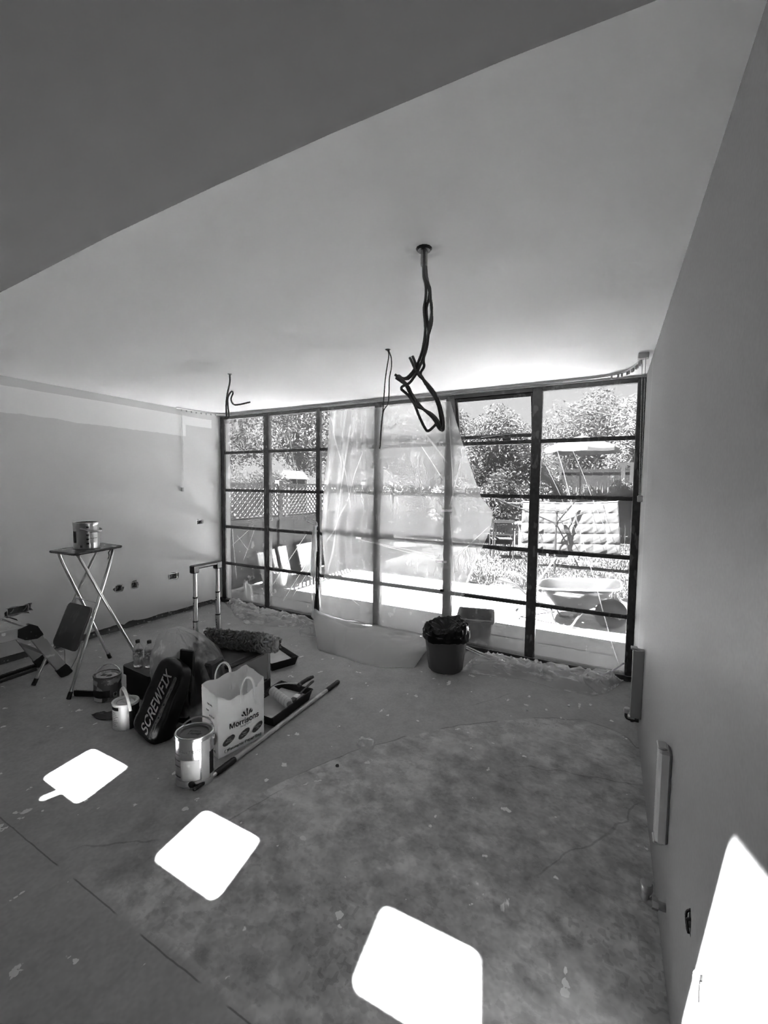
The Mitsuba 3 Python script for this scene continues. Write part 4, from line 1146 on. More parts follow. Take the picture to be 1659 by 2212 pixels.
def can(key, x, y, z, r, h, squash, rz, m_body, m_lid, m_rim, lid_in=0.008):
    """an oval can: body with beads, rim, sunk lid; returns its placing"""
    place = lambda m: xf(m, (x, y, z), rz)
    sq = lambda m: (m.apply_scale([1, squash, 1]), m)[1]
    part(key, 'body', place(sq(lathe([(0, 0), (r * 0.97, 0), (r, 0.004), (r, 0.012), (r * 0.985, 0.016), (r * 0.985, h - 0.018), (r, h - 0.014), (r * 1.01, h - 0.006), (r * 0.985, h - 0.003), (r * 0.93, h - 0.003), (r * 0.93, h - 0.014)], 48))), m_body, smooth=35)
    part(key, 'rim', place(sq(tube([(r * 0.965 * math.cos(a), r * 0.965 * math.sin(a), h - 0.002) for a in np.linspace(0, 2 * np.pi, 48, endpoint=False)], 0.0055, 8, closed=True))), m_rim, smooth=True)
    LID[0] = part(key, 'lid', place(sq(lathe([(0, h - 0.010), (r * 0.70, h - 0.010), (r * 0.74, h - 0.002), (r * 0.80, h + 0.001), (r * 0.92, h - 0.004), (r * 0.94, h - 0.006)], 48))), m_lid, smooth=35)
    return place, sq


# the large can in front
k = thing('paint_can', 'large shiny oval paint can with a dark lid, in front of the paper bag', 'paint can')
CX, CY, CR, CH_ = -1.865, 1.425, 0.096, 0.262
grey('m_tin', tex(lambda p, n, uv: g3(0.72 + 0.12 * (fbm(p.x * 30, p.y * 30, p.z * 10, 3) - 0.5))), 0.2, metal=0.9)
grey('m_lid_dark', 0.06, 0.5, 0.2)
pl, sq = can(k, CX, CY, 0.0, CR, CH_, 0.82, 28, 'm_tin', 'm_lid_dark', 'm_chrome')
CA = math.radians(-80)                            # the side that faces the camera, before turning
lab = lambda m: pl(sq(m))
part(k, 'label', lab(patch_on_cylinder(CR, CA - 0.58, CA + 0.42, 0.045, 0.15)), 'm_light', label='pale paper label')
part(k, 'label', lab(patch_on_cylinder(CR, CA + 0.52, CA + 1.10, 0.03, 0.24)), 'm_mid', label='grey side label')
part(k, 'label', lab(patch_on_cylinder(CR, CA + 1.00, CA + 1.40, 0.05, 0.17, 0.0012)), 'm_black', label='black side panel')
part(k, 'label', lab(patch_on_cylinder(CR, CA - 1.3, CA + 0.5, 0.006, 0.04)), 'm_mid')
for z in (0.17, 0.14, 0.055, 0.11):
    part(k, 'stripe', lab(patch_on_cylinder(CR, CA - 1.15, CA - 0.62, z, z + 0.005, 0.0012)), 'm_black')
part(k, 'lettering', lab(on_cylinder(lettering('Dulux TRADE', 0.014), CR, CA - 0.1, 0.188)), 'm_charcoal')
em = [trimesh.creation.annulus(0.0, 0.018, 0.0008) if False else prism(shapely.Point(0, 0).buffer(0.017), 0.0008)]
part(k, 'emblem', lab(on_cylinder(em[0], CR, CA + 0.0, 0.026)), 'm_black')
part(k, 'barcode', lab(cat([on_cylinder(prism(sbox(-0.012 + i * 0.007, 0, -0.009 + i * 0.007, 0.016), 0.0008), CR, CA + 0.05, 0.004) for i in range(4)])), 'm_black')
lt = cat(xf(lettering('Dulux', 0.020), (0, 0.004, 0)), xf(lettering('TRADE', 0.016), (0.0, -0.022, 0)), xf(prism(Polygon([(0, 0), (0.016, 0.010), (0.028, 0.0), (0.016, -0.004)]), 0.0008), (-0.05, 0.008, 0)))
part(LID[0], 'lettering', pl(xf(lt, (0, 0, CH_ - 0.0095), 178, s=0.9)), 'm_black')
part(k, 'handle', pl(handle_arc(CR * 1.0, CH_ - 0.035, 0.115, 8, 0.005, lean=-1.05)), 'm_mid', smooth=True)
for s in (-1, 1):
    part(k, 'handle_ear', pl(xf(trimesh.creation.cylinder(radius=0.010, height=0.008, sections=14), (s * CR * 1.0, s * 0.012, CH_ - 0.035), 8, 90)), 'm_mid')

# the white can on the left
k = thing('paint_can', 'small white paint can with an upright white handle and half black label', 'paint can')
grey('m_can_white', 0.72, 0.35)
pl, sq = can(k, -2.675, 1.545, 0.0, 0.078, 0.165, 0.85, 25, 'm_can_white', 'm_light', 'm_white')
WA = math.radians(-72)
lab = lambda m: pl(sq(m))
part(k, 'label', lab(patch_on_cylinder(0.078, WA + 0.45, WA + 1.75, 0.004, 0.150)), 'm_black', label='black half of the label')
part(k, 'label', lab(patch_on_cylinder(0.078, WA - 1.1, WA - 0.35, 0.128, 0.148)), 'm_black')
for i in range(8):
    part(k, 'small_print', lab(patch_on_cylinder(0.078, WA - 1.15, WA - 0.62 + 0.12 * ((i * 7) % 3), 0.112 - i * 0.012, 0.115 - i * 0.012, 0.001, 6)), 'm_mid')
part(k, 'lid_print', pl(xf(cat(xf(lettering('matt', 0.02), (0, 0.008, 0)), xf(lettering('emulsion', 0.012), (0, -0.014, 0))), (0, 0, 0.1555), -10)), 'm_mid') if False else None
part(LID[0], 'print', pl(cat([bx(-0.03 + 0.012 * i, -0.021 + 0.012 * i, -0.016, 0.014 - 0.004 * (i % 2), 0.1550, 0.1558) for i in range(5)])), 'm_grey')
part(LID[0], 'ring', pl(sq(tube([(0.052 * math.cos(a), 0.052 * math.sin(a), 0.1555) for a in np.linspace(0, 2 * np.pi, 40, endpoint=False)], 0.0012, 5, closed=True))), 'm_mid')
part(k, 'handle', pl(handle_arc(0.083, 0.125, 0.125, -38, 0.0075, flat=(0.35, 1.3), lean=0.1)), 'm_white', smooth=True)

# the dark tub behind it
k = thing('paint_can', 'dark paint-splashed paint tub with a white strap handle, behind the white can', 'paint can')
grey('m_tub', tex(lambda p, n, uv: g3(0.05 + 0.14 * smoothstep(0.58, 0.68, fbm(p.x * 18, p.y * 18, p.z * 14, 4)))), 0.35)
grey('m_tub_lid', tex(lambda p, n, uv: g3(0.17 + 0.12 * smoothstep(0.55, 0.62, fbm(p.x * 25, p.y * 25, 0.3, 3)))), 0.4)
TX, TY = -3.14, 1.69
pl, sq = can(k, TX, TY, 0.0, 0.092, 0.175, 0.85, 20, 'm_tub', 'm_tub_lid', 'm_charcoal')
TA = math.radians(-80)
lab = lambda m: pl(sq(m))
part(k, 'label', lab(patch_on_cylinder(0.092, TA - 1.0, TA + 0.6, 0.035, 0.085)), 'm_black')
part(k, 'label', lab(patch_on_cylinder(0.092, TA - 0.9, TA + 0.05, 0.006, 0.032)), 'm_light')
part(k, 'label', lab(patch_on_cylinder(0.092, TA + 0.85, TA + 1.15, 0.035, 0.065)), 'm_grey')
part(k, 'label_inset', lab(patch_on_cylinder(0.092, TA + 0.90, TA + 1.10, 0.040, 0.060, 0.0012)), 'm_dark')
part(LID[0], 'print', pl(cat(xf(trimesh.creation.cylinder(radius=0.018, height=0.0008, sections=20), (0.015, 0, 0.1655)), xf(bx(-0.045, -0.01, -0.014, 0.014, 0, 0.0008), (0, 0, 0.1652)))), 'm_dark')
part(k, 'handle', pl(handle_arc(0.095, 0.135, 0.105, 15, 0.007, flat=(0.35, 1.3), lean=-0.35)), 'm_white', smooth=True)

# the can on the stool
k = thing('paint_can', 'shiny metal paint can standing on the stool table top', 'paint can')
SX, SY, SR, SH = -3.63, 1.83, 0.098, 0.205
grey('m_tin_dark', 0.5, 0.25, metal=0.95)
pl, sq = can(k, SX, SY, ZT_ + 0.001, SR, SH, 0.85, 0, 'm_tin_dark', 'm_dark', 'm_alu')
SA = math.radians(-38)
lab = lambda m: pl(sq(m))
part(k, 'label', lab(patch_on_cylinder(SR, SA - 1.15, SA - 0.72, 0.05, 0.14)), 'm_black', label='black shield mark')
part(k, 'label', lab(patch_on_cylinder(SR, SA + 0.35, SA + 1.1, 0.05, 0.18)), 'm_light', label='pale label panel')
for z in (0.178, 0.155, 0.118, 0.085, 0.052):
    part(k, 'stripe', lab(patch_on_cylinder(SR, SA + 0.12, SA + 0.32, z - 0.012, z, 0.0012)), 'm_black')
for z in (0.13, 0.085):
    part(k, 'stripe', lab(patch_on_cylinder(SR, SA + 0.34, SA + 1.05, z, z + 0.003, 0.0014)), 'm_black')
part(k, 'square_mark', lab(cat(patch_on_cylinder(SR, SA - 0.45, SA - 0.15, 0.01, 0.038))), 'm_grey')
part(k, 'square_inset', lab(patch_on_cylinder(SR, SA - 0.38, SA - 0.22, 0.016, 0.032, 0.0013)), 'm_charcoal')
part(k, 'handle', pl(handle_arc(SR * 1.02, 0.165, 0.108, -50, 0.0055, lean=-1.85)), 'm_mid', smooth=True)

# ------------------------------------------------------------------ aluminium step platform at the left edge
k = thing('step_platform', 'low aluminium step platform with black corner caps, standing against the left wall', 'step platform')
grey('m_alu_dull', tex(lambda p, n, uv: g3(0.30 + 0.18 * (fbm(p.x * 8, p.y * 8, p.z * 8, 3) - 0.5) + 0.25 * smoothstep(0.68, 0.74, fbm(p.x * 20, p.y * 20, p.z * 20, 3)))), 0.5, metal=0.3)
PZ = 0.475
PX0, PX1, PY0, PY1 = -4.17, -3.80, 0.55, 1.53
for i in range(9):
    a = PX0 + 0.035 + (PX1 - PX0 - 0.07) * i / 9
    part(k, 'deck_slat', bx(a, a + (PX1 - PX0 - 0.07) / 9 - 0.007, PY0, PY1 - 0.03, PZ - 0.022, PZ - 0.004, 0.002), 'm_alu_dull')
for a in (PX0, PX1 - 0.03):
    part(k, 'side_rail', bx(a, a + 0.03, PY0, PY1 - 0.03, PZ - 0.085, PZ, 0.004), 'm_alu_dull')
part(k, 'end_rail', bx(PX0, PX1, PY1 - 0.06, PY1 - 0.02, PZ - 0.03, PZ + 0.004, 0.004), 'm_alu_dull')
for (a, sgn) in ((PX0 + 0.015, -1), (PX1 - 0.015, 1)):
    for (yt, yb) in ((PY1 - 0.02, PY1 + 0.19), (PY0 + 0.05, PY0 - 0.16)):
        t, b = V(a, yt, PZ - 0.03), V(a + sgn * 0.015, yb, 0.04)
        lg = part(k, 'leg', bar(t, b, 0.028, 0.075, (0, 1, 0), 0.003), 'm_alu_dull')
        d = unit(t - b)
        part(lg, 'foot', bar(b + d * 0.05, b - d * 0.045, 0.034, 0.082, (0, 1, 0), 0.003), 'm_black')
    cc = part(k, 'corner_cap', prism(Polygon([(PY1 - 0.10, PZ - 0.07), (PY1 - 0.095, PZ - 0.012), (PY1 - 0.02, PZ + 0.008), (PY1 + 0.025, PZ - 0.02), (PY1 + 0.06, PZ - 0.095), (PY1 + 0.02, PZ - 0.115), (PY1 - 0.055, PZ - 0.105)]), 0.042, (a - 0.021, 0, 0), (0, 1, 0), (0, 0, 1), (1, 0, 0)), 'm_black')
    for (u, w) in ((PY1 - 0.02, PZ - 0.05), (PY1 + 0.01, PZ - 0.09), (PY1 - 0.05, PZ - 0.09)):
        part(cc, 'rivet', xf(trimesh.creation.cylinder(radius=0.005, height=0.048, sections=8), (a, u, w), 0, 90), 'm_charcoal')
part(k, 'step_rung', bar((PX0, PY1 + 0.09, 0.235), (PX1, PY1 + 0.09, 0.235), 0.075, 0.03, (0, 0, 1), 0.003), 'm_alu_dull')
k = thing('foam_strip', 'two black strips of edging lying on the floor under the step platform', 'strip')
part(k, 'strip', bar((-4.13, 0.9, 0.012), (-4.20, 1.72, 0.012), 0.03, 0.022), 'm_black')
part(k, 'strip', bar((-4.05, 0.9, 0.010), (-4.11, 1.66, 0.010), 0.025, 0.018), 'm_dark')
k = thing('flat_bar', 'flat black bar lying on the floor beside the dark paint tub', 'bar')
whole(k, bar((-3.375, 1.585, 0.022), (-3.23, 1.655, 0.022), 0.012, 0.042, (0, 0, 1), 0.001), 'm_black')
k = thing('black_scrap', 'dark crinkled triangle of plastic lying between the tub and the white can', 'scrap')
whole(k, heap([(-3.0, 1.49), (-2.86, 1.50), (-2.76, 1.58)], [(-2.97, 1.51), (-2.85, 1.66), (-2.78, 1.70)], 0.025, 41, 24, 16), 'm_dark')

# ------------------------------------------------------------------ black toolbox with two bottles
k = thing('toolbox', 'black plastic storage box with a thick lid, carrying two water bottles', 'box')
part(k, 'body', xf(rbx(0.34, 0.22, 0.15, 0.02), (-2.94, 1.90, 0.0), -4), 'm_black', smooth=30)
part(k, 'lid', xf(rbx(0.37, 0.25, 0.06, 0.03), (-2.94, 1.90, 0.145), -4), 'm_black', smooth=30)
scene['m_water'] = {'type': 'dielectric', 'int_ior': 1.33}
film('m_pet', 0.06, 0.9, 0.8, 0.2)
for i, (x, y) in enumerate(((-3.005, 1.835), (-2.925, 1.87))):
    k = thing('water_bottle', ['half full clear water bottle with a black cap, front one on the black storage box', 'clear water bottle with a black cap, behind the other bottle on the black storage box'][i], 'bottle', 'water bottles')
    b = lathe([(0.0, 0.002), (0.022, 0.0), (0.031, 0.006), (0.032, 0.02), (0.030, 0.03), (0.032, 0.04), (0.030, 0.05), (0.032, 0.06), (0.032, 0.125), (0.028, 0.145), (0.015, 0.172), (0.0125, 0.182)], 24)
    z = 0.206
    part(k, 'bottle', b.apply_translation([x, y, z]), 'm_pet', smooth=40)
    part(k, 'water', lathe([(0, 0.004), (0.028, 0.004), (0.030, 0.02), (0.0285, 0.03), (0.0300, 0.04), (0.0285, 0.05), (0.0300, 0.075), (0, 0.075)], 24).apply_translation([x, y, z]), 'm_water', smooth=40)
    part(k, 'label', lathe([(0.0325, 0.075), (0.0325, 0.118)], 24).apply_translation([x, y, z]), grey('m_bottle_label', tex(lambda p, n, uv: g3(0.15 + 0.25 * smoothstep(0.5, 0.55, noise(p.x * 140, p.y * 140, p.z * 110)))), 0.4) if i == 0 else 'm_bottle_label')
    part(k, 'cap', lathe([(0, 0.178), (0.0145, 0.178), (0.0145, 0.196), (0.013, 0.198), (0, 0.198)], 20).apply_translation([x, y, z]), 'm_black', smooth=40)

# ------------------------------------------------------------------ black rubble bag, leaning
k = thing('rubble_bag', 'glossy black plastic bag with large grey lettering up its front, leaning', 'bag')
ex = unit(V(1, -0.045, 0))
ez = unit(V(0.085, 0.16, 0.47))
ey = unit(np.cross(ez, ex))
ex = np.cross(ey, ez)
OB = V(-2.44, 1.475, 0.012)
bw, bh, bt = 0.29, 0.48, 0.15


def bag_local(u, v):
    """local (x across, y depth, z up): u goes round, v up"""
    a = u * 2 * np.pi
    c, s = np.cos(a), np.sin(a)
    sx, sy = np.sign(c) * np.abs(c) ** 0.32, np.sign(s) * np.abs(s) ** 0.5
    end = np.clip(1 - np.abs(2 * v - 1) ** 9, 0, 1) ** 0.5
    wid = bw / 2 * (0.90 + 0.10 * end) * (1 - 0.10 * v) * np.where(v > 0.97, 0.9, 1)
    x = wid * sx * (0.25 + 0.75 * end)
    y = bt / 2 * sy * (0.12 + 0.88 * end) * (1 - 0.35 * v)
    q = np.stack([x * 14, y * 14, v * 8], 1)
    d = 0.014 * (meshkit.fbm(q, 4, 6) - 0.5) * (np.abs(x) / (bw / 2) * 0.8 + 0.35)
    x, y = x * (1 + d * 2), y + d
    return np.stack([x, y, v * bh], 1)


bm = grid(bag_local, 90, 60)
P = bm.vertices
bm.vertices = OB + P[:, :1] * ex + P[:, 1:2] * ey + P[:, 2:] * ez + ey * bt / 2
bm.merge_vertices()
grey('m_bag', 0.003, 0.28, 0.14)
sk = part(k, 'sack', bm, 'm_bag', smooth=True)


def on_bag(m, off=0.0025):
    """lays a flat mesh (x up the bag, y across to the left) on the front of the sack"""
    m = m.subdivide_to_size(0.02, max_iter=6)
    v = m.vertices
    lx, lz = -v[:, 1], v[:, 0]
    tgt = np.stack([lx, lz], 1)
    front = P[P[:, 1] < 0.005]
    from scipy.spatial import cKDTree
    d, i = cKDTree(front[:, [0, 2]]).query(tgt, k=3)
    y = front[:, 1][i].min(1)
    m.vertices = OB + ey * bt / 2 + lx[:, None] * ex + (y - off - v[:, 2])[:, None] * ey + lz[:, None] * ez
    m.invert()
    return m


grey('m_bag_print', 0.075, 0.5)
lt = meshkit.text_mesh('SCREWFIX', 0.075, 0.0006, True)
lt.apply_translation([-lt.bounds[0][0], 0, 0])
lt.vertices[:, 0] *= 0.36 / np.ptp(lt.vertices[:, 0])
lt.vertices[:, 0] += 0.25 * lt.vertices[:, 1]
part(sk, 'lettering', on_bag(xf(lt, (0.045, -0.055, 0))), 'm_bag_print')
s1 = meshkit.text_mesh('IN STORE   ONLINE   BY PHONE   OVER 10,000 PRODUCTS', 0.011, 0.0004)
s1.vertices[:, 0] *= 0.37 / np.ptp(s1.vertices[:, 0])
for m in (bx(0.04, 0.41, -0.0825, -0.081, 0, 0.0005), bx(0.04, 0.41, -0.1035, -0.102, 0, 0.0005), xf(s1, (0.042, -0.098, 0))):
    part(sk, 'small_print', on_bag(m), 'm_bag_print')

# ------------------------------------------------------------------ translucent sack with dark contents, and the black panel in it
k = thing('tool_case', 'tall black tool case standing inside the translucent plastic sack', 'case')
part(k, 'body', xf(bx(-0.17, 0.17, -0.07, 0.07, 0, 0.40, 0.012), (-2.38, 1.84, 0.0), 12), 'm_black')
part(k, 'flap', xf(bx(-0.055, 0.055, -0.010, 0.010, 0, 0.46, 0.004), (-2.335, 1.705, 0.03), 10, 0, -6), 'm_black')
k = thing('plastic_sack', 'big translucent plastic sack slumped over dark tools behind the black rubble bag', 'sack')


def sack(u, v):
    a = u * 2 * np.pi
    c, s = np.cos(a), np.sin(a)
    prof = np.interp(v, [0, 0.12, 0.4, 0.62, 0.8, 0.93, 1.0], [0.88, 1.0, 1.0, 0.88, 0.62, 0.33, 0.03])
    h = np.interp(v, [0, 0.12, 0.4, 0.62, 0.8, 0.93, 1.0], [0.004, 0.08, 0.26, 0.40, 0.485, 0.525, 0.53])
    q = np.stack([c * 1.6, s * 1.6, v * 2.2], 1)
    f = 1 + 0.22 * (meshkit.fbm(q * 1.5, 3, 12) - 0.5)
    r = 1 - np.abs(2 * meshkit.noise(np.stack([c * 3.1, s * 3.1, v * 2.0], 1), 17) - 1)
    r2 = 1 - np.abs(2 * meshkit.noise(np.stack([c * 6, s * 6, v * 2.5 + c], 1), 29) - 1)
    f = f - (0.12 * r ** 2 + 0.05 * r2 ** 2) * np.sin(np.pi * np.clip(v, 0, 1)) + 0.06 * (meshkit.fbm(q * 4, 3, 19) - 0.5)
    x = -2.47 + 0.32 * prof * f * np.sign(c) * np.abs(c) ** 0.85 - 0.12 * v ** 2
    y = 1.86 + 0.19 * prof * f * np.sign(s) * np.abs(s) ** 0.8
    return np.stack([x, y, h * (0.98 + 0.06 * f * (v > 0.3))], 1)


film('m_sack', tex(lambda p, n, uv: dr.clip(0.10 + 0.40 * smoothstep(0.48, 0.68, fbm(p.x * 7, p.y * 7, p.z * 4, 5)), 0.08, 0.8)), 0.72, 0.8, 0.3)
part(k, 'sack', grid(sack, 110, 60), 'm_sack', smooth=True)

# ------------------------------------------------------------------ rolling toolbox with telescopic handle
k = thing('rolling_toolbox', 'grey and black rolling toolbox with a raised telescopic handle and a fleece roller on top', 'toolbox')
X0, X1, Y0, Y1 = -2.74, -2.205, 1.96, 2.345
part(k, 'base', bx(X0, X1 + 0.006, Y0, Y1 + 0.006, 0.0, 0.095, 0.008), 'm_black')
part(k, 'body', bx(X0 + 0.004, X1, Y0, Y1, 0.095, 0.305, 0.012), grey('m_tool_grey', 0.13, 0.45))
part(k, 'corner_post', bx(X1 - 0.03, X1 + 0.005, Y1 - 0.03, Y1 + 0.005, 0.09, 0.31, 0.006), 'm_mid')
part(k, 'lid', bx(X0 - 0.004, X1 + 0.004, Y0 - 0.004, Y1 + 0.004, 0.305, 0.325, 0.006), 'm_black')
part(k, 'tray_recess', bx(X0 + 0.05, X1 - 0.03, Y0 + 0.03, Y1 - 0.03, 0.32, 0.329, 0.003), 'm_dark')
for y in (2.09, 2.295):
    xx = -2.70
    for (a, b, r) in ((0.25, 0.52, 0.0185), (0.52, 0.70, 0.0160), (0.70, 0.905, 0.0135)):
        ht = part(k, 'handle_tube', tube([(xx, y, a), (xx, y, b)], r, 14), 'm_alu', smooth=40)
    for b, r in ((0.52, 0.020), (0.70, 0.0175)):
        part(ht, 'collar', tube([(xx, y, b - 0.004), (xx, y, b + 0.004)], r, 14), 'm_black')
    for z in (0.48, 0.46, 0.44, 0.66, 0.64):
        part(ht, 'lock_hole', xf(trimesh.creation.cylinder(radius=0.0045, height=0.003, sections=8), (xx + 0.002, y - 0.0185 if z < 0.5 else y - 0.016, z), 0, 0, 90), 'm_black')
part(k, 'handle_grip', cat(bx(-2.722, -2.678, 2.065, 2.32, 0.915, 0.945, 0.008), bx(-2.724, -2.676, 2.060, 2.115, 0.885, 0.945, 0.007), bx(-2.724, -2.676, 2.27, 2.325, 0.885, 0.945, 0.007)), 'm_black_gloss')

# fleece roller sleeve lying on it
k = thing('fleece_roller', 'shaggy dark sheepskin paint roller sleeve lying on the rolling toolbox', 'paint roller')
FA, FB = V(-2.64, 2.16, 0.384), V(-2.085, 2.30, 0.386)
grey('m_fleece', tex(lambda p, n, uv: g3(0.03 + 0.22 * smoothstep(-2.24, -2.09, p.x) + 0.04 * noise(p.x * 60, p.y * 60, p.z * 60))), 0.9, sheen=0.5)
fd = unit(FB - FA)
fu = unit(V(0, 0, 1) - fd * fd[2])
fv = np.cross(fd, fu)
part(k, 'core', tube([FA, FA + (FB - FA) * 0.08, FA + (FB - FA) * 0.9, FB - fd * 0.01, FB], [0.030, 0.045, 0.045, 0.040, 0.020], 20), 'm_fleece', smooth=True)
tufts = []
r_ = np.random.default_rng(5)
for i in range(1500):
    t, a = r_.random(), r_.random() * 2 * np.pi
    n = math.cos(a) * fu + math.sin(a) * fv
    tan = -math.sin(a) * fu + math.cos(a) * fv
    o = FA + (FB - FA) * t + n * 0.045
    rr = 0.0058 * r_.uniform(0.6, 1.3)
    L = r_.uniform(0.018, 0.040) * (1 if t < 0.86 else 0.5)
    side = unit(tan * r_.normal() + fd * r_.normal())
    tufts.append(tube([o, o + n * L * 0.5 + side * L * 0.25, o + n * L * 0.62 + side * L * 0.75, o + n * L * 0.35 + side * L * 1.1], [rr, rr * 1.2, rr, rr * 0.5], 5, caps=False))
part(k, 'wool', cat(tufts), 'm_fleece', smooth=True, stuff=True)

# ------------------------------------------------------------------ paper carrier bag
k = thing('paper_bag', 'white paper carrier bag with two handles and printed dark leaves', 'bag')
Fc, Rc, Lc = V(-1.889, 1.595, 0), V(-1.825, 1.884, 0), V(-2.064, 1.671, 0)
exb = unit(Rc - Fc)
eyb = unit(V(-exb[1], exb[0], 0))                 # into the bag
bwid, bdep, bhei = 0.297, 0.185, 0.375
grey('m_paper', tex(lambda p, n, uv: g3(0.80 + 0.06 * (fbm(p.x * 12, p.y * 12, p.z * 6, 3) - 0.5))), 0.7)
scene['m_paper'] = {'type': 'principledthin', 'base_color': tex(lambda p, n, uv: g3(0.92 + 0.06 * (fbm(p.x * 12, p.y * 12, p.z * 6, 3) - 0.5))), 'roughness': 0.8, 'diff_trans': 0.3, 'spec_trans': 0.0, 'eta': 1.3}


def panel(o, e, n, w, edge, bulge, seed):
    """one paper wall from o along e, n pointing outwards, its top edge edge(u) above the floor"""
    def fn(u, v):
        h = edge(u) * v
        b = bulge * np.sin(np.pi * u) * np.sin(np.pi * np.clip(v, 0, 1)) + 0.010 * (meshkit.fbm(np.stack([u * 5, v * 6, 0 * u + seed], 1), 3, seed) - 0.5) * v
        return o + (u * w)[:, None] * e + b[:, None] * n + np.stack([0 * h, 0 * h, h], 1)
    return grid(fn, 40, 40)


front_edge = lambda u: 0.315 + 0.045 * (np.abs(u - 0.5) * 2) ** 3 + 0.008 * np.sin(u * 19) + 0.02 * (u > 0.85)
top = lambda u: 0.375 + 0.02 * u + 0.006 * np.sin(u * 15)
fr_ = part(k, 'front', panel(Fc, exb, -eyb, bwid, front_edge, 0.012, 1), 'm_paper', smooth=True)
part(k, 'back', panel(Fc + eyb * bdep, exb, eyb, bwid, top, 0.008, 2), 'm_paper', smooth=True)
gs_ = part(k, 'gusset', panel(Fc, eyb, -exb, bdep, lambda u: 0.355 + 0.02 * u + 0 * u, -0.012, 3), 'm_paper', smooth=True)
part(k, 'gusset', panel(Fc + exb * bwid, eyb, exb, bdep, lambda u: 0.375 + 0.02 * u, -0.015, 4), 'm_paper', smooth=True)
part(k, 'base', prism(Polygon([(0, 0), (bwid, 0), (bwid, bdep), (0, bdep)]), 0.002, Fc, exb, eyb, V(0, 0, 1)), 'm_paper')


def strap(o, e, w, h, zb):
    t = np.linspace(0, np.pi, 20)
    P = [o - e * w / 2 + V(0, 0, zb - 0.10), o - e * w / 2 + V(0, 0, zb)] + [o - e * w / 2 * math.cos(a) + V(0, 0, zb + h * math.sin(a)) for a in t[1:-1]] + [o + e * w / 2 + V(0, 0, zb), o + e * w / 2 + V(0, 0, zb - 0.10)]
    return tube(P, 0.007, 6, flat=(1.0, 0.22))


part(k, 'handle', strap(Fc + exb * 0.135 + eyb * (bdep + 0.004), exb, 0.10, 0.085, 0.375), 'm_paper', smooth=True)
part(k, 'handle', strap(Fc + exb * 0.185 - eyb * 0.004, exb, 0.085, 0.085, 0.325), 'm_paper', smooth=True)


def on_front(m, x, z, out=0.0035):
    m = m.subdivide_to_size(0.02, max_iter=5)
    v = m.vertices
    u, w = np.clip((v[:, 0] + x) / bwid, 0, 1), np.clip((v[:, 1] + z) / 0.33, 0, 1)
    b = 0.012 * np.sin(np.pi * u) * np.sin(np.pi * w) + 0.010 * (meshkit.fbm(np.stack([u * 5, w * 6, 0 * u + 1], 1), 3, 1) - 0.5) * w
    m.vertices = Fc + (v[:, 0] + x)[:, None] * exb - (b + out + v[:, 2] * 0.3)[:, None] * eyb + np.stack([0 * u, 0 * u, v[:, 1] + z], 1)
    return m


def leaf_shape(L, w, n=14):
    t = np.linspace(0, np.pi, n)
    a = np.stack([-L / 2 * np.cos(t), w / 2 * np.sin(t) ** 0.8], 1)
    return Polygon(np.vstack([a, a[::-1] * [1, -1]]))


part(fr_, 'lettering', on_front(lettering('Morrisons', 0.030, 0.0006, True), 0.160, 0.150), 'm_black')
part(fr_, 'lettering', on_front(lettering('Since 1899', 0.010, 0.0006), 0.165, 0.133), 'm_charcoal')
part(fr_, 'lettering', on_front(lettering('Reusable Paper Bag', 0.017, 0.0006, True), 0.165, 0.022), 'm_black')
part(fr_, 'lettering', on_front(prism(shapely.Point(0, 0).buffer(0.011).difference(shapely.Point(0, 0).buffer(0.008)).difference(sbox(-0.003, -0.02, 0.003, 0.02)), 0.0006), 0.045, 0.028), 'm_black')
for (a, r, s) in ((90, 0.052, 1), (118, 0.042, 1), (62, 0.042, 1), (145, 0.038, 0.9), (38, 0.038, 0.9), (90, 0.027, 0.8), (128, 0.020, 0.75), (52, 0.020, 0.75), (90, 0.010, 0.6)):
    lf = affinity.rotate(leaf_shape(0.020 * s, 0.010 * s), a, origin=(0, 0))
    part(fr_, 'leaf_emblem', on_front(prism(lf, 0.0006), 0.175 + r * math.cos(math.radians(a)), 0.185 + r * 0.7 * math.sin(math.radians(a))), 'm_black')
for (x, txt) in ((0.060, ('Tear', 'resistant')), (0.155, ('Water', 'resistant')), (0.247, ('Reusable', 'bag'))):
    part(fr_, 'leaf_badge', on_front(prism(affinity.rotate(leaf_shape(0.078, 0.042), 28, origin=(0, 0)), 0.0006), x, 0.085), 'm_charcoal')
    part(fr_, 'badge_lettering', on_front(cat(xf(lettering(txt[0], 0.008), (0, 0.003, 0)), xf(lettering(txt[1], 0.008), (0, -0.009, 0))), x, 0.085, 0.0045), 'm_light')
side = lambda m, x, z: frame_mesh(m, Fc + eyb * (bdep - x) - exb * 0.003 + V(0, 0, z), -eyb, V(0, 0, 1), np.cross(-eyb, V(0, 0, 1)))
for (txt, z, x, h) in (('Naturally', 0.285, 0.10, 0.010), ('from', 0.245, 0.075, 0.010), ('sourced', 0.22, 0.12, 0.011), ('paper', 0.20, 0.09, 0.010), ('well', 0.18, 0.12, 0.008), ('bag', 0.03, 0.145, 0.012)):
    part(gs_, 'lettering', side(lettering(txt, h, 0.0006, True), x, z), 'm_charcoal')
part(gs_, 'leaf_badge', side(prism(affinity.rotate(leaf_shape(0.09, 0.05), 60, origin=(0, 0)), 0.0006), 0.14, 0.10), 'm_charcoal')

# ------------------------------------------------------------------ roller tray with roller and brush


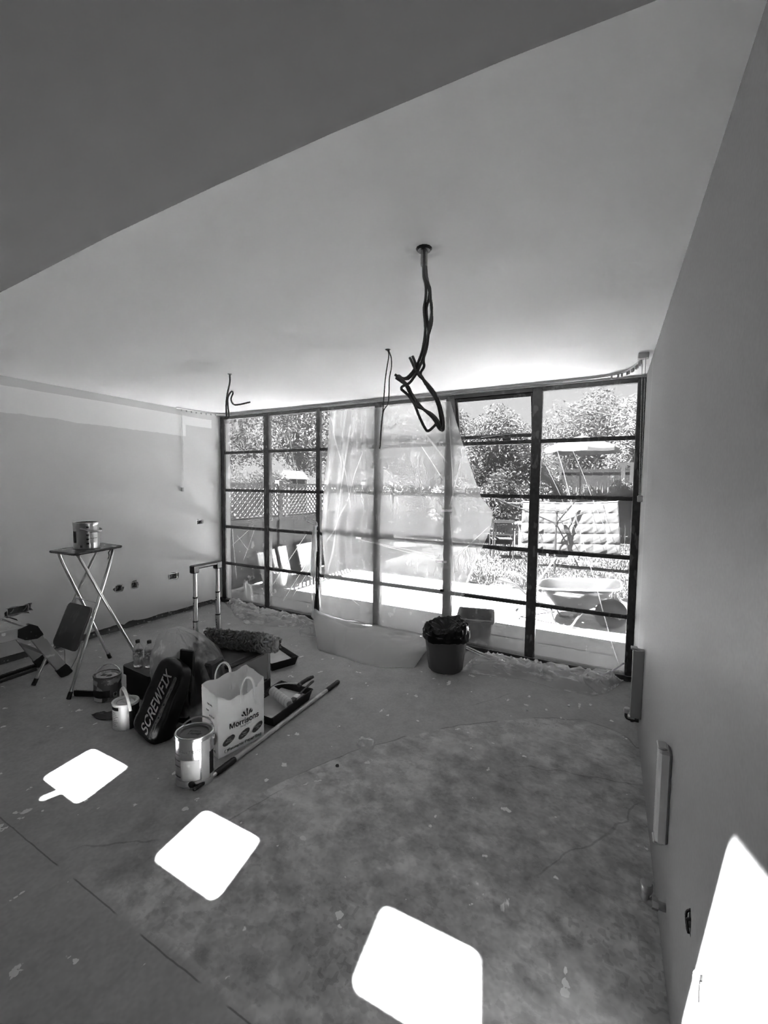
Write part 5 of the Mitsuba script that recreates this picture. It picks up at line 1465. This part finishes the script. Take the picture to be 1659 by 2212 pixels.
def tray(key, o, ey, L, w, h, mat, inside):
    """a paint tray: long axis ey, shallow end at o, deep end at the far end"""
    ey = unit(V(*ey))
    ex = V(ey[1], -ey[0], 0)
    up = V(0, 0, 1)

    def shell(inset, dz):
        a, b = w / 2 - inset, w / 2 - 0.018 - inset
        top = [(-a, inset), (a, inset), (a, L - inset), (-a, L - inset)]
        bot = [(-b, 0.03 + inset), (b, 0.03 + inset), (b, L - 0.02 - inset), (-b, L - 0.02 - inset)]
        return top, bot
    t, b = shell(0, 0)
    ti, bi = shell(0.006, 0)
    rr = lambda pts, z: [o + ex * p[0] + ey * p[1] + up * (z[i] if hasattr(z, '__len__') else z) for i, p in enumerate(pts)]
    v = np.array(rr(t, h) + rr(b, 0.0) + rr(ti, h) + rr(bi, [h * 0.62, h * 0.62, 0.012, 0.012]))
    F = []
    for i in range(4):
        j = (i + 1) % 4
        F += [[i, 4 + i, 4 + j], [i, 4 + j, j], [8 + i, 8 + j, 12 + j], [8 + i, 12 + j, 12 + i], [i, j, 8 + j], [i, 8 + j, 8 + i]]
    F += [[4, 7, 6], [4, 6, 5]]
    part(key, 'shell', trimesh.Trimesh(v, np.array(F), process=False), mat)
    q = np.array(rr([(x, y) for x, y in bi], [h * 0.62 + 0.003, h * 0.62 + 0.003, 0.028, 0.028]))
    q[2:] += np.array([0, 0, 0.012])
    part(key, 'paint', trimesh.Trimesh(q, np.array([[0, 1, 2], [0, 2, 3]]), process=False), inside, label='wet pale paint')
    part(key, 'rim', tube(rr(t, h), 0.005, 6, closed=True), mat)
    return ex, ey


grey('m_paint', tex(lambda p, n, uv: g3(0.45 + 0.28 * (fbm(p.x * 9, p.y * 9, 0.4, 4) - 0.3))), 0.25)
k = thing('paint_tray', 'black paint tray with pale paint, holding a roller and a brush, beside the paper bag', 'paint tray')
tray(k, V(-1.965, 1.955, 0.0), (-0.02, 0.46, 0), 0.43, 0.285, 0.075, 'm_black', 'm_paint')
part(k, 'paint_smear', trimesh.Trimesh(np.array([(-2.105, 1.958, 0.0805), (-1.825, 1.950, 0.0805), (-1.828, 1.972, 0.0805), (-2.105, 1.980, 0.0805)]), np.array([[0, 1, 2], [0, 2, 3]]), process=False), 'm_paint')
k = thing('paint_roller', 'white fleece paint roller with a black handle, lying in the paint tray', 'paint roller')
RA, RB = V(-2.062, 2.215, 0.085), V(-1.842, 2.135, 0.085)
grey('m_roller', tex(lambda p, n, uv: g3(0.72 - 0.25 * smoothstep(0.965, 0.99, dr.abs(dr.sin(p.x * 95))) + 0.05 * (noise(p.x * 250, p.y * 250, p.z * 250) - 0.5))), 0.95)
part(k, 'sleeve', tube([RA, RA + (RB - RA) * 0.02, RA + (RB - RA) * 0.98, RB], [0.026, 0.031, 0.031, 0.026], 28), 'm_roller', smooth=40)
part(k, 'end_cap', tube([RB, RB + unit(RB - RA) * 0.006], 0.018, 14), 'm_mid')
part(k, 'frame_wire', tube(smooth_path([RA - unit(RB - RA) * 0.0, RA - unit(RB - RA) * 0.03, RA + V(-0.025, 0.06, 0.01), RA + V(0.03, 0.10, 0.02), RA + V(0.10, 0.125, 0.025), (-1.915, 2.345, 0.115)], 7), 0.0045, 8), 'm_alu', smooth=True)
part(k, 'handle', tube(smooth_path([(-1.915, 2.335, 0.115), (-1.912, 2.37, 0.12), (-1.908, 2.42, 0.122), (-1.902, 2.475, 0.120)], 6), np.interp(np.linspace(0, 1, 19), [0, 0.2, 0.8, 1], [0.012, 0.015, 0.014, 0.010]), 12), 'm_black', smooth=True)
part(k, 'handle_guard', xf(lathe([(0, 0), (0.014, 0), (0.017, 0.02), (0.010, 0.035), (0, 0.035)], 12), (-1.917, 2.325, 0.113), 0, 0, -88), 'm_charcoal')
k = thing('paint_brush', 'small paint brush with a black handle, resting across the rim of the paint tray', 'paint brush')
bp, bq = V(-1.845, 2.20, 0.093), V(-1.872, 2.44, 0.11)
bd = unit(bq - bp)
part(k, 'bristles', bar(bp - bd * 0.04, bp + bd * 0.005, 0.034, 0.012), 'm_dark')
part(k, 'ferrule', bar(bp, bp + bd * 0.045, 0.037, 0.015), 'm_alu')
part(k, 'handle', tube([bp + bd * 0.045, bp + bd * 0.07, bp + bd * 0.11, bp + bd * 0.19, bp + bd * 0.235, bp + bd * 0.245], [0.014, 0.012, 0.008, 0.010, 0.011, 0.004], 10, flat=(1.0, 0.6)), 'm_black', smooth=True)
k = thing('paint_tray', 'smaller black paint tray with pale paint, half hidden behind the rolling toolbox', 'paint tray')
tray(k, V(-2.70, 2.82, 0.0), (0.94, -0.36, 0), 0.36, 0.25, 0.07, 'm_black', 'm_paint')

# ------------------------------------------------------------------ extension pole, lying on the floor
k = thing('extension_pole', 'long pale extension pole with a black foam grip and threaded tip, lying on the floor', 'pole')
E0, E1 = V(-1.784, 1.352, 0.016), V(-1.817, 2.69, 0.016)
at = lambda t: E0 + (E1 - E0) * t
grey('m_pole', tex(lambda p, n, uv: g3(0.42 + 0.2 * smoothstep(0.55, 0.65, fbm(p.x * 30, p.y * 12, p.z * 30, 3)) - 0.15 * smoothstep(1.95, 1.75, p.y))), 0.4)
part(k, 'thread_tip', tube([at(0), at(0.006), at(0.045)], [0.006, 0.010, 0.011], 10), 'm_black')
part(k, 'inner_tube', tube([at(0.04), at(0.12)], 0.0095, 12), 'm_alu', smooth=40)
part(k, 'lock_collar', tube([at(0.105), at(0.11), at(0.15), at(0.195), at(0.205)], [0.013, 0.0165, 0.017, 0.0165, 0.013], 12), 'm_black', smooth=40)
part(k, 'tube', tube([at(0.19), at(0.90)], 0.0135, 14), 'm_pole', smooth=40)
part(k, 'foam_grip', tube([at(0.875), at(0.885), at(0.99), at(1.0)], [0.0155, 0.0165, 0.0165, 0.010], 14), 'm_black', smooth=40)

# ------------------------------------------------------------------ builder's tub with a bin liner
k = thing('plastic_tub', 'dark grey plastic tub lined with a black bin bag, by the dust sheet', 'bucket')
KX, KY = -1.185, 3.375
grey('m_tub_grey', 0.045, 0.45)
part(k, 'tub', lathe([(0, 0.0), (0.135, 0.0), (0.145, 0.01), (0.182, 0.30), (0.186, 0.305), (0.186, 0.318), (0.178, 0.320), (0.174, 0.31), (0.138, 0.02), (0, 0.015)], 48).apply_translation([KX, KY, 0]), 'm_tub_grey', smooth=40)


def liner(u, v):
    a = u * 2 * np.pi
    q = np.stack([np.cos(a) * 2.2, np.sin(a) * 2.2, v * 2], 1)
    n1 = meshkit.fbm(q * 1.5, 3, 8) - 0.5
    rid = 1 - np.abs(2 * meshkit.noise(q * 2.3, 5) - 1)
    r = np.interp(v, [0, 0.22, 0.3, 0.42, 0.7, 1.0], [0.190, 0.193, 0.185, 0.150, 0.09, 0.005]) + 0.022 * n1 + 0.008 * rid * (v < 0.25)
    z = np.interp(v, [0, 0.22, 0.3, 0.42, 0.7, 1.0], [0.268, 0.325, 0.345, 0.375, 0.36, 0.31]) + 0.10 * n1 * (v > 0.25) * (1 - v) + 0.045 * rid * (v > 0.3) * (1 - v) + 0.07 * n1 * (v < 0.2)
    z = z + 0.025 * np.sin(a + 0.6) * (v > 0.2) * (1 - 0.5 * v)
    return np.stack([KX + r * np.cos(a), KY + r * np.sin(a), z], 1)


part(k, 'bin_liner', grid(liner, 90, 36), grey('m_liner', 0.002, 0.24, 0.08), label='crumpled black bin bag')
part(k, 'handle', xf(tube([(0.18 * math.cos(t), 0.03 * math.sin(t), 0.10 * math.sin(t)) for t in np.linspace(0, np.pi, 16)], 0.0045, 6), (KX, KY + 0.02, 0.318), -25), 'm_black')
